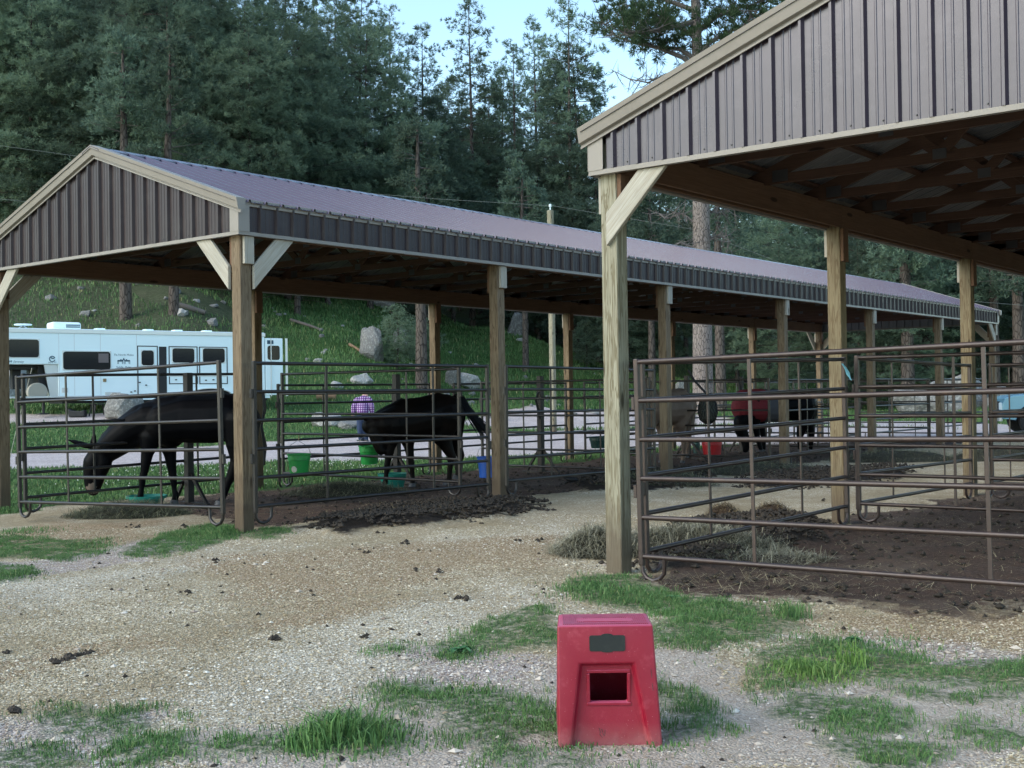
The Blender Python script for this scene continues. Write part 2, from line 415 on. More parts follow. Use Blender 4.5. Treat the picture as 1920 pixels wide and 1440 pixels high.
        b = MB(); b.box((xa - .02, y + s_ * .012 - .012, zw - .045), (xb + .02, y + s_ * .012 + .012, zw + .03)); b.build('eave_trim', MT['trim'], root, bevel=.003)
    # gables
    for x, s_ in ((xa, -1), (xb, 1)):
        def fn(q, h, x=x, s_=s_): y = ya + .13 + q; return (x + s_ * (.002 + h), y, TRIM_TOP), (x + s_ * (.002 + h), y, ztop(y) - .02)
        # the ridge point must be a profile point
        pr = rib_profile(yb - ya - .26, .06); mid = (yb - ya - .26) / 2; pr = sorted(pr + [(mid, 0)])
        dots = []; y = ya + .2
        while y < yb - .1: dots.append(((x + s_ * .005 - .005, y - .0045, TRIM_TOP + .03), (x + s_ * .005 + .005, y + .0045, TRIM_TOP + .039))); y += PERIOD
        sheet('gable_siding', pr, fn, [sidemat, MT['roofunder'], MT['screw']], root, dots=dots)
        b = MB(); b.box((x - .02 if s_ > 0 else x - .03, ya - .026, ZT), (x + .03 if s_ > 0 else x + .02, yb + .026, ZT + .012))
        b.box((x + s_ * .024 - .003, ya - .026, ZT), (x + s_ * .024 + .003, yb + .026, TRIM_TOP)); b.build('skirt_trim', MT['trim'], root)
        # rake trim: slanted face, dark return, lip
        for h in (0, 1):
            y0, y1 = (ya - e - .03, yc) if h == 0 else (yb + e + .03, yc)
            b = MB(); pf = [(-.02, .042), (.100, .042), (.075, -.076), (.040, -.086), (.040, -.098), (.048, -.102), (.048, -.116), (.036, -.116), (.010, -.08), (-.02, -.08)]
            n = len(pf); vs = [(x + s_ * a, y0, ztop(y0) + zo + z) for a, z in pf] + [(x + s_ * a, y1, ztop(y1) + zo + z) for a, z in pf]
            b.add(vs, [tuple(range(n)), tuple(range(2 * n - 1, n - 1, -1))] + [(i, (i + 1) % n, n + (i + 1) % n, n + i) for i in range(n)])
            b.build('rake_trim', MT['trim'], root)
        for y, t_ in ((ya, -1), (yb, 1)):
            b = MB()
            b.box((min(x + s_ * .027, x + s_ * .032), min(y + t_ * .03, y - t_ * .115), TRIM_TOP - .002), (max(x + s_ * .027, x + s_ * .032), max(y + t_ * .03, y - t_ * .115), zw + (.03)))
            b.box((min(x + s_ * .032, x - s_ * .115), min(y + t_ * .027, y + t_ * .032), TRIM_TOP - .002), (max(x + s_ * .032, x - s_ * .115), max(y + t_ * .027, y + t_ * .032), zw - .04))
            b.build('corner_trim', MT['trim'], root)
    return root
AX, AY, AW = 8.095, 10.253, 5.108
BX, BY_, BW = 7.93, 5.326, 5.108
shelter('brown metal roofed open shelter on timber posts whose full gable shows at the left', AX, AY, AW, [MT['post2'], MT['post2']], MT['siding'], -1)
MT['post3'] = wood('mid_tone_post_wood', (.28, .235, .15), (.13, .09, .05), mud=True, contrast=1.6)
shelter('nearer open shelter cut by the right frame edge, plum siding and bare trusses overhead', BX, BY_ - BW, BW, [MT['post3'], MT['post'], MT['post3'], MT['post3']], MT['sidingB'], 1)

# ------------------------------------------------------------------ ground
def inpoly(X, Y, P):
    c = np.zeros(X.shape, bool); n = len(P)
    for i in range(n):
        x1, y1 = P[i]; x2, y2 = P[(i + 1) % n]
        t = ((y1 > Y) != (y2 > Y)); 
        with np.errstate(divide='ignore', invalid='ignore'): xx = (x2 - x1) * (Y - y1) / (y2 - y1) + x1
        c ^= t & (X < xx)
    return c
def gp(*pts): return [tuple(atz(*p))[:2] for p in pts]     # ground polygon from the photo's pixels, level ground
GRASS = [gp(*p) for p in (
    ((-40, 1008), (60, 1012), (120, 1018), (180, 1016), (186, 1035), (120, 1052), (60, 1045), (-40, 1048)),
    ((-40, 1055), (30, 1062), (48, 1078), (10, 1092), (-40, 1090)),
    ((225, 1040), (270, 1022), (340, 1000), (400, 985), (440, 995), (447, 1010), (400, 1022), (350, 1038), (290, 1045)),
    ((478, 1000), (520, 992), (540, 1000), (500, 1012), (478, 1010)),
    ((820, 1215), (900, 1172), (1000, 1148), (1040, 1140), (1045, 1215), (960, 1218), (880, 1222), (840, 1235)),
    ((1060, 1110), (1090, 1082), (1180, 1084), (1230, 1110), (1260, 1118), (1240, 1150), (1130, 1142), (1080, 1130)),
    ((1230, 1125), (1320, 1118), (1420, 1130), (1445, 1160), (1440, 1195), (1340, 1215), (1232, 1210)),
    ((1440, 1150), (1480, 1120), (1495, 1165), (1460, 1180)),
    ((1420, 1235), (1500, 1190), (1600, 1200), (1700, 1225), (1780, 1262), (1700, 1268), (1580, 1262), (1500, 1290), (1440, 1262)),
    ((1780, 1240), (1900, 1230), (1990, 1250), (1990, 1290), (1860, 1292), (1740, 1270)),
    ((1235, 1255), (1290, 1290), (1330, 1320), (1315, 1360), (1260, 1385), (1240, 1380)),
    ((1430, 1290), (1530, 1300), (1640, 1310), (1690, 1325), (1700, 1360), (1580, 1365), (1500, 1345)),
    ((1560, 1370), (1680, 1378), (1780, 1395), (1700, 1440), (1610, 1425)),
    ((1740, 1352), (1860, 1360), (1990, 1385), (1990, 1405), (1820, 1395)),
    ((720, 1300), (760, 1275), (830, 1282), (860, 1310), (800, 1330), (730, 1325)),
    ((830, 1320), (900, 1295), (1020, 1300), (1042, 1330), (1044, 1372), (960, 1395), (900, 1400), (850, 1370)),
    ((900, 1395), (980, 1385), (1030, 1410), (1000, 1440), (920, 1425)),
    ((55, 1335), (150, 1318), (280, 1322), (300, 1350), (230, 1372), (120, 1365)),
    ((180, 1380), (330, 1370), (380, 1395), (350, 1430), (220, 1425)),
    ((370, 1395), (500, 1375), (540, 1390), (500, 1415), (400, 1418)),
    ((545, 1360), (640, 1335), (720, 1360), (740, 1400), (660, 1420), (560, 1410)),
    ((-60, 1400), (60, 1390), (130, 1405), (100, 1450), (-60, 1450)),
    ((720, 1208), (755, 1205), (760, 1218), (735, 1222)), ((1410, 1245), (1470, 1230), (1480, 1280), (1430, 1290)),
    ((1060, 1405), (1130, 1415), (1100, 1445), (1040, 1440)), ((1650, 1275), (1780, 1290), (1900, 1300), (1880, 1315), (1700, 1300)))]
GBOX = [(min(p[0] for p in g), max(p[0] for p in g), min(p[1] for p in g), max(p[1] for p in g)) for g in GRASS]
ROADP = gp((-500, 860), (0, 850), (300, 844), (550, 832), (800, 816), (1000, 808), (1200, 800), (1500, 800), (1900, 806), (2400, 806),
           (2400, 822), (1900, 824), (1500, 830), (1200, 843), (1000, 856), (800, 860), (550, 866), (300, 873), (0, 881), (-500, 895))
ROAD2 = gp((840, 800), (1000, 787), (1200, 783), (1500, 789), (1900, 797), (1900, 806), (1500, 799), (1200, 799), (1000, 806))
ROAD3 = [tuple(atD(x, 780, d))[:2] for x, d in ((-700, 42.3), (150, 42.6), (400, 45), (400, 47.5), (150, 45), (-700, 44.6))]
PENA = [(AX + .1, AY + .05), (AX + 26.3, AY + .05), (AX + 26.3, AY + AW - .5), (AX + 3.2, AY + AW - .35), (AX + 1.2, AY + 3.6), (AX + .5, AY + 1.2)]
PENB = gp((1222, 1098), (1330, 1108), (1480, 1122), (1620, 1135), (1760, 1150), (1990, 1128)) + [(AX + 1.5, -3.5), (AX + 26.3, -3.5), (AX + 26.3, 5.2), (BX + .6, 5.35)]
MANURE = [gp(*p) for p in (((560, 1000), (640, 975), (760, 960), (900, 948), (1000, 942), (990, 962), (860, 985), (740, 995), (620, 1005)),
    ((1090, 905), (1240, 890), (1340, 880), (1290, 915), (1180, 925), (1090, 925)), ((1380, 900), (1560, 885), (1700, 878), (1690, 895), (1540, 915), (1400, 918)),
    ((1190, 1060), (1260, 990), (1400, 975), (1520, 975), (1560, 1000), (1420, 1040), (1300, 1070)))]
ORANGE = [gp(*p) for p in (((1215, 1092), (1300, 1110), (1480, 1130), (1700, 1160), (1990, 1140), (1990, 1230), (1760, 1215), (1560, 1165), (1300, 1118)),
    ((-60, 1010), (60, 985), (300, 985), (330, 1000), (200, 1030), (60, 1028), (-60, 1035)), ((480, 1040), (800, 1020), (1050, 1000), (1120, 1040), (1000, 1075), (700, 1110), (450, 1120), (300, 1090)),
    ((-60, 1205), (80, 1195), (200, 1210), (300, 1180), (260, 1260), (60, 1270), (-60, 1260)), ((480, 1140), (700, 1120), (760, 1140), (600, 1180), (400, 1200)))]
PINK = [gp(*p) for p in (((-80, 1060), (120, 1045), (330, 1010), (430, 1010), (300, 1050), (100, 1078), (-80, 1115)), ((-80, 1370), (150, 1350), (300, 1370), (260, 1450), (-80, 1450)),
    ((760, 1225), (1045, 1210), (1045, 1300), (860, 1290), (760, 1275)), ((1500, 1190), (1700, 1170), (1990, 1220), (1990, 1240), (1700, 1235)))]
WHITE = [gp(*p) for p in (((380, 1345), (330, 1290), (480, 1225), (640, 1180), (860, 1130), (1060, 1085), (1090, 1120), (1000, 1150), (830, 1200), (770, 1280), (600, 1340)), ((-80, 1090), (200, 1062), (440, 1025), (560, 1010), (430, 1050), (240, 1090), (60, 1125), (-80, 1150)), ((700, 1040), (1000, 985), (1100, 960), (1090, 1000), (860, 1045)))]
DIRT = [gp(*p) for p in (((240, 1360), (560, 1330), (760, 1290), (1044, 1240), (1240, 1225), (1420, 1230), (1450, 1280), (1990, 1280), (1990, 1460), (200, 1460)), )]
def blurmask(X, Y, polys, wob=.16, s=.5, seed=0, k=5, rad=.10):
    wx = X + fbm(X, Y, s, 31 + seed) * wob * 2; wy = Y + fbm(X, Y, s, 57 + seed) * wob * 2
    acc = np.zeros(X.shape)
    for a in range(k):
        an = 2 * math.pi * a / k; m = np.zeros(X.shape, bool)
        for P in polys: m |= inpoly(wx + rad * math.cos(an), wy + rad * math.sin(an), P)
        acc += m
    return acc / k
def fields(X, Y):
    f = X * math.sin(CY) + Y * math.cos(CY)
    g = blurmask(X, Y, GRASS, .10, .35, 1, 6, .05)
    # lawn: everything beyond the far row, and round the left of the first shelter
    lawn = (Y > AY + AW - .45 + fbm(X, Y, .8, 77) * .35) & (X > 7.6)
    lawn |= (X < AX + .1) & (Y > AY + 4.2 + fbm(X, Y, .6, 71) * .5)
    lawn |= (f > 45) | (X > AX + 28)
    road = blurmask(X, Y, [ROADP, ROAD2, ROAD3], .25, 2, 2, 5, .18)
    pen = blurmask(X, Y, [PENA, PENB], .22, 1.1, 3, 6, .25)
    man = .5 * (blurmask(X, Y, MANURE, .22, .5, 4, 12, .12) + blurmask(X, Y, MANURE, .22, .5, 4, 12, .28))
    white = .5 * (blurmask(X, Y, WHITE, .5, .8, 8, 8, .25) + blurmask(X, Y, WHITE, .3, .4, 11, 8, .6))
    org = blurmask(X, Y, ORANGE, .45, 1.1, 5, 6, .32)
    pink = blurmask(X, Y, PINK, .30, .8, 6, 6, .2)
    dirt = blurmask(X, Y, DIRT, .25, .7, 7, 6, .16)
    lw = lawn.astype(float) * (1 - np.clip(road * 1.3, 0, 1))
    px = 960 + CF * (X * math.cos(CY) - Y * math.sin(CY)) / np.maximum(f, 1.)
    duff = np.clip((f - 54) / 8, 0, 1) * np.clip((520 - px) / 90 + fbm(X, Y, 9, 61) * 1.5, 0, 1) + np.clip((f - 92) / 20, 0, 1) * .8
    duff = np.clip(np.maximum(duff, np.clip((px - 1000) / 200, 0, 1) * np.clip((f - 80) / 14, 0, 1) * .6), 0, 1)
    return dict(grass=g, white=white, duff=duff, lawn=lw, road=road, pen=pen, man=man, org=org, pink=pink, dirt=dirt)
ang = np.concatenate([np.linspace(-180, -34, 60, endpoint=False), np.linspace(-34, 34, 760), np.linspace(34, 180, 61)[1:]])
rad_ = np.concatenate([[.4, 1.2, 2.4], np.geomspace(3.4, 620, 720)])
TH, RD = np.meshgrid(CY + np.radians(ang), rad_)
GX, GY = RD * np.sin(TH), RD * np.cos(TH)
GZ = height(GX, GY)
FL = fields(GX, GY)
# low relief: manure heaps, loose edges
GZ = GZ + FL['man'] * (.03 + .09 * np.clip(fbm(GX, GY, .6, 91) + .3, 0, 1) + fbm(GX, GY, .2, 92, 2) * .02) + FL['pen'] * fbm(GX, GY, .3, 93) * .03 + FL['grass'] * .012
nr, nc = GX.shape
ii, jj = np.meshgrid(np.arange(nr - 1), np.arange(nc - 1), indexing='ij'); a_ = (ii * nc + jj).ravel()
quads = np.stack([a_, a_ + 1, a_ + nc + 1, a_ + nc], 1)
def ground_material():
    m, t, p = nodemat('ground_mixed_gravel_soil_grass', .92, 0, .2)
    P = N(t, 'NewGeometry').outputs['Position']
    at = {k: N(t, 'Attribute') for k in FL}
    for k, n in at.items(): n.attribute_name = 'f_' + k
    F = {k: n.outputs['Fac'] for k, n in at.items()}
    def vor(scale, rnd_=1.): 
        n = N(t, 'TexVoronoi'); n.inputs['Scale'].default_value = scale; t.links.new(P, n.inputs['Vector']); return n
    v1, v2 = vor(80), vor(30)
    sep = N(t, 'SeparateColor'); t.links.new(v1.outputs['Color'], sep.inputs[0]); rv = sep.outputs[0]
    sep2 = N(t, 'SeparateColor'); t.links.new(v2.outputs['Color'], sep2.inputs[0]); rv2 = sep2.outputs[0]
    nb = noise(t, P, .9, 5, .6); nm = noise(t, P, 6, 5, .65); nf = noise(t, P, 45, 4, .6)
    gravel = ramp(t, rv, [(0, (.22, .165, .10)), (.35, (.38, .30, .20)), (.75, (.52, .44, .31)), (1, (.80, .74, .62))])
    gravel = mixc(t, ramp(t, nb, [(.36, (0,)), (.60, (.8,))]), gravel, mixc(t, rv2, (.235, .178, .10), (.37, .295, .185)))
    gravel = mixc(t, ramp(t, nm, [(.55, (0,)), (.8, (.45,))]), gravel, (.17, .125, .085))
    wg = ramp(t, rv, [(0, (.34, .29, .22)), (.4, (.50, .45, .36)), (.8, (.66, .61, .52)), (1, (.86, .82, .74))]); gravel = mixc(t, ramp(t, F['white'], [(.1, (0,)), (1, (.6,))]), gravel, wg)
    orange = ramp(t, rv, [(0, (.17, .115, .06)), (.5, (.31, .22, .13)), (.9, (.46, .35, .235)), (1, (.68, .60, .48))])
    pink = ramp(t, rv, [(0, (.22, .17, .145)), (.5, (.38, .31, .275)), (.9, (.50, .43, .385)), (1, (.66, .61, .56))])
    dirt = ramp(t, rv, [(0, (.32, .255, .20)), (.6, (.40, .33, .265)), (.94, (.46, .39, .33)), (1, (.62, .56, .50))])
    dirt = mixc(t, ramp(t, nm, [(.4, (0,)), (.7, (.7,))]), dirt, (.48, .41, .34))
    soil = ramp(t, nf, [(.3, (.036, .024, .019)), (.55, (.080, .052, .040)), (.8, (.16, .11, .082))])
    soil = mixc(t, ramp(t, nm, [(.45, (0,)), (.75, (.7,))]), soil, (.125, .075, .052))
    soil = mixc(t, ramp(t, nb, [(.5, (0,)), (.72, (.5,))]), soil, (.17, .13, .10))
    man = ramp(t, nf, [(.3, (.014, .011, .009)), (.6, (.035, .026, .020)), (.85, (.10, .08, .05))])
    grass = ramp(t, noise(t, P, 30, 4, .7), [(.3, (.018, .040, .012)), (.55, (.045, .095, .022)), (.8, (.10, .17, .05))])
    grass = mixc(t, ramp(t, noise(t, P, .16, 4), [(.4, (0,)), (.65, (.5,))]), grass, (.075, .13, .032))
    grass = mixc(t, ramp(t, noise(t, P, .5, 5, .7), [(.56, (0,)), (.70, (.55,))]), grass, (.11, .10, .055))
    road = ramp(t, rv2, [(0, (.36, .30, .29)), (.6, (.50, .43, .42)), (1, (.66, .60, .58))])
    road = mixc(t, ramp(t, noise(t, P, .8, 4), [(.4, (0,)), (.7, (.4,))]), road, (.36, .28, .26))
    gfl = ramp(t, noise(t, P, 22, 3), [(.35, (.25,)), (.6, (1,))])
    def lay(c, f, d, soft=True):
        if soft:
            a = N(t, 'Math', operation='ADD'); b = N(t, 'Math', operation='MULTIPLY_ADD')
            b.inputs[1].default_value = .9; b.inputs[2].default_value = -.45; t.links.new(nm, b.inputs[0]); t.links.new(f, a.inputs[0]); t.links.new(b.outputs[0], a.inputs[1])
            f = ramp(t, a.outputs[0], [(.32, (0,)), (.62, (1,))])
        return mixc(t, f, c, d)
    c = lay(gravel, F['dirt'], dirt); c = lay(c, F['pink'], pink); c = lay(c, F['org'], orange)
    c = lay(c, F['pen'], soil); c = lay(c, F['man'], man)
    mg = N(t, 'Math', operation='MULTIPLY'); t.links.new(F['grass'], mg.inputs[0]); t.links.new(gfl, mg.inputs[1])
    c = mixc(t, mg.outputs[0], c, (.070, .105, .042))
    duffc = ramp(t, nm, [(.3, (.030, .034, .022)), (.5, (.060, .060, .042)), (.7, (.12, .11, .085))])
    up_ = N(t, 'SeparateXYZ'); t.links.new(P, up_.inputs[0]); hi_ = N(t, 'MapRange'); hi_.inputs[1].default_value = 14; hi_.inputs[2].default_value = 26; t.links.new(up_.outputs['Z'], hi_.inputs[0])
    duffc = mixc(t, hi_.outputs[0], duffc, ramp(t, noise(t, P, .5, 6, .7), [(.35, (.07, .075, .05)), (.5, (.24, .23, .20)), (.7, (.38, .36, .33))]))
    df = N(t, 'Math', operation='MULTIPLY'); df.inputs[1].default_value = .72; t.links.new(F['duff'], df.inputs[0]); grass = mixc(t, df.outputs[0], grass, duffc)
    c = mixc(t, F['lawn'], c, grass); c = mixc(t, F['road'], c, road)
    t.links.new(c, p.inputs['Base Color'])
    hh = N(t, 'Math', operation='MULTIPLY_ADD'); t.links.new(v1.outputs['Distance'], hh.inputs[0]); hh.inputs[1].default_value = -1.; t.links.new(nf, hh.inputs[2])
    bump(t, p, hh.outputs[0], .75, .012)
    return m
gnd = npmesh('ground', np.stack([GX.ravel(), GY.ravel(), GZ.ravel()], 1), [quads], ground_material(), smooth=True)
tag(gnd, kind='structure')
for k, v in FL.items():
    at_ = gnd.data.attributes.new('f_' + k, 'FLOAT', 'POINT'); at_.data.foreach_set('value', v.ravel().astype(np.float32))

# ------------------------------------------------------------------ corral panels (3.66 m, six rails)
MT['pipe'] = paint('dark_brown_pipe', (.013, .010, .010), .42, .15, .35, 5., dirt=(.028, .018, .015), bmp=.1, spec=.7)
MT['pipeB'] = paint('rusty_brown_pipe', (.038, .024, .022), .42, .25, .3, 4., dirt=(.068, .040, .032), bmp=.1, spec=.7)
PL, RZ = 3.60, [.17, .47, .77, 1.07, 1.37, 1.67]
def make_panel(mat, L=PL):
    r = empty('corral_panel')
    for k, z in enumerate(RZ):
        b = MB(); b.tube([(.018, 0, z), (L - .018, 0, z)], .0195, 10); b.build('rail', mat, r, smooth=True)
    for x in (0, L):
        s_ = 1 if x == 0 else -1
        b = MB(); b.box((x - .021, -.021, .10), (x + .021, .021, RZ[5] + .024)); b.build('stile', mat, r, bevel=.007, seg=2)
        # J shaped skid foot
        b = MB(); b.tube([(x, 0, .12), (x + s_ * .006, 0, .05), (x + s_ * .04, 0, .008), (x + s_ * .10, 0, -.012), (x + s_ * .16, 0, .008), (x + s_ * .20, 0, .05), (x + s_ * .205, 0, .165)], .017, 8)
        b.build('foot', mat, r, smooth=True)
        for z in (.62, 1.30):
            b = MB(); b.box((x - s_ * .036 - .014, -.018, z), (x - s_ * .036 + .014, .018, z + .1)); b.build('latch_lug', mat, r, bevel=.003)
    for q in (.27, .73):
        b = MB(); x = L * q
        for k in range(5): b.bar((x, 0, RZ[k] + .018), (x, 0, RZ[k + 1] - .018), .026, .012, up=(0, 1, 0))
        b.build('upright', mat, r)
    return r
def place_panel(p0, p1, proto, label, first=False):
    o = proto if first else copy_tree(proto)
    p0, p1 = Vector(p0), Vector(p1); d = (p1 - p0).normalized()
    s_ = Vector((0, 0, 1)).cross(d).normalized(); u = d.cross(s_)
    m = Matrix((d, s_, u)).transposed().to_4x4(); m.translation = p0; o.matrix_world = m
    tag(o, label, 'fence panel', 'steel pipe corral panels'); return o
S5 = RZ[5] - RZ[0]
def pxp(x, yt, yb):        # stile seen at column x, rails 1 and 6 at yb, yt -> foot point
    D = CF * S5 / (yb - yt); q = atD(x, yb, D); q.z -= RZ[0]; return q
PA = make_panel(MT['pipe']); PBm = make_panel(MT['pipeB'])
place_panel(pxp(38, 708, 941), pxp(436, 678, 952), PA, 'corral panel across the left gable end, in front of the grazing black mule', True)
place_panel(pxp(479, 681, 950), pxp(915, 687, 908), PA, 'corral panel between the corner post and second front post of the left shelter')
place_panel(pxp(950, 687, 902), pxp(1203, 694, 879), PA, 'corral panel right of the second front post of the left shelter')
place_panel(pxp(48, 704, 933), pxp(506, 701, 889), PA, 'far corral panel behind the grazing mule, seen against the road')
place_panel(pxp(531, 702, 887), pxp(915, 690, 906), PA, 'corral panel slanting back from the second front post, green bucket on it')
ORD = ['third', 'fourth', 'fifth', 'sixth', 'seventh']
for i in range(3, 6):
    place_panel((AX + i * BAY + .32, AY + .12, gz(AX + i * BAY, AY)), (AX + (i + 1) * BAY - .34, AY + .12, gz(AX + i * BAY + 4, AY)), PA, 'left shelter corral panel between its %s and %s front posts' % (['fourth', 'fifth', 'sixth'][i - 3], ['fifth', 'sixth', 'last'][i - 3]))
for i in range(1, 6):
    place_panel((AX + i * BAY + .25, AY + AW - .25, gz(AX + i * BAY, AY + AW)), (AX + (i + 1) * BAY - .40, AY + AW - .25, gz(AX + i * BAY + 4, AY + AW)), PA, 'rear corral panel by the road in the %s pen of the left shelter' % (['second', 'third', 'fourth', 'fifth', 'last'][i - 1]))
for i in range(2, 7):
    place_panel((AX + i * BAY - .12, AY + .25, 0), (AX + i * BAY - .12, AY + AW - .95, 0), PA, 'cross panel dividing the %s of the left shelter' % (['second and third pens', 'third and fourth pens', 'fourth and fifth pens', 'fifth and last pens', 'last pen from the far gable end'][i - 2]))
# right shelter
q0 = pxp(1204, 679, 1043); q1 = pxp(1920, 634, 1088); dq = (q1 - q0).normalized(); dq.z *= .6
place_panel(q0, q0 + dq * PL, PBm, 'big rusty brown corral panel across the front of the right shelter', True)
place_panel(pxp(1213, 680, 1033), pxp(1590, 674, 948), PBm, 'side corral panel from the near corner post to the second post of the right shelter')
place_panel(pxp(1609, 672, 943), pxp(1828, 686, 905), PBm, 'side corral panel between the second and third posts of the right shelter')
place_panel(pxp(1611, 671, 944), pxp(1611, 671, 944) + Vector((.12, -PL, 0)), PBm, 'cross panel running to the right from the second post of the right shelter')
q = pxp(1850, 685, 906)
place_panel(q, q + Vector((PL, -.05, 0)), PBm, 'side corral panel past the third post of the right shelter')
place_panel(q + Vector((.06, -.05, 0)), q + Vector((.12, -PL, 0)), PBm, 'cross panel running to the right from the third post of the right shelter')
q = q + Vector((BAY, -.05, 0))
place_panel(q, q + Vector((PL, -.05, 0)), PBm, 'last side corral panel of the right shelter in view')
place_panel(q + Vector((.1, -.05, 0)), q + Vector((.1, -PL, 0)), PBm, 'farthest cross panel in the right shelter')

# ------------------------------------------------------------------ trees
def needlemat(name, c1, c2, c3):
    m, t, p = nodemat(name, .75, 0, .15); v = mapped(t, 'Object')
    oi = N(t, 'ObjectInfo'); n1 = noise(t, v, .9, 3); n2 = noise(t, v, 6, 2)
    c = mixc(t, ramp(t, n1, [(.35, (0,)), (.65, (1,))]), c1, c2)
    c = mixc(t, ramp(t, n2, [(.5, (0,)), (.8, (.6,))]), c, c3)
    hs = N(t, 'HueSaturation'); mr = N(t, 'MapRange'); mr.inputs[3].default_value = .70; mr.inputs[4].default_value = 1.45
    t.links.new(oi.outputs['Random'], mr.inputs[0]); t.links.new(mr.outputs[0], hs.inputs['Value']); t.links.new(c, hs.inputs['Color'])
    t.links.new(hs.outputs[0], p.inputs['Base Color']); tl = N(t, 'BsdfTranslucent'); t.links.new(hs.outputs[0], tl.inputs[0]); mx = N(t, 'MixShader'); mx.inputs[0].default_value = .4
    t.links.new(p.outputs[0], mx.inputs[1]); t.links.new(tl.outputs[0], mx.inputs[2]); t.links.new(mx.outputs[0], t.nodes['Material Output'].inputs[0]); return m
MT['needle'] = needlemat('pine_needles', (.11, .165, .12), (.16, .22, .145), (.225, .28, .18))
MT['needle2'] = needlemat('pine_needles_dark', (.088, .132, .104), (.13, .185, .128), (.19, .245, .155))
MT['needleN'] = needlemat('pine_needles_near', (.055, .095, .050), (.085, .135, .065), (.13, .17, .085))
def barkmat(name, c1, c2, sc=6):
    m, t, p = nodemat(name, .9, 0, .1); v = mapped(t, 'Object', (1, 1, .35)); vo = N(t, 'TexVoronoi'); vo.inputs['Scale'].default_value = sc; t.links.new(v, vo.inputs['Vector'])
    vo.feature = 'DISTANCE_TO_EDGE'
    f = ramp(t, vo.outputs['Distance'], [(.0, (0,)), (.12, (1,))]); n = noise(t, v, sc * 2, 5, .7)
    c = mixc(t, f, tuple(x * .35 for x in c1), mixc(t, n, c1, c2)); t.links.new(c, p.inputs['Base Color']); bump(t, p, f, .5, .03); return m
MT['bark'] = barkmat('pine_bark', (.085, .070, .062), (.15, .125, .11))
MT['barkN'] = barkmat('ponderosa_bark_plates', (.20, .165, .15), (.27, .235, .21), 15)
MT['dead'] = paint('bare_branches', (.13, .115, .105), .9)
def tufts(P, Dr, rs, nn, ln, wd, up=.35):
    """P (k,3) centres, Dr (k,3) outward directions -> needle triangles"""
    k = len(P); g = rs.normal(size=(k, nn, 3)); g /= np.linalg.norm(g, axis=2, keepdims=True)
    d = g * .8 + Dr[:, None, :] * .75 + np.array([0, 0, up]); d /= np.linalg.norm(d, axis=2, keepdims=True)
    q = rs.normal(size=(k, nn, 3)); sd_ = np.cross(d, q); sd_ /= np.linalg.norm(sd_, axis=2, keepdims=True) + 1e-9
    L = ln * rs.uniform(.6, 1.15, (k, nn, 1)); W = wd * rs.uniform(.7, 1.2, (k, nn, 1))
    base = P[:, None, :] + d * L * .05; tip = base + d * L; mid = base + d * L * .45
    V = np.stack([base, mid + sd_ * W, tip, mid - sd_ * W], 2).reshape(-1, 3)
    return V, np.arange(len(V), dtype=np.int32).reshape(-1, 4)
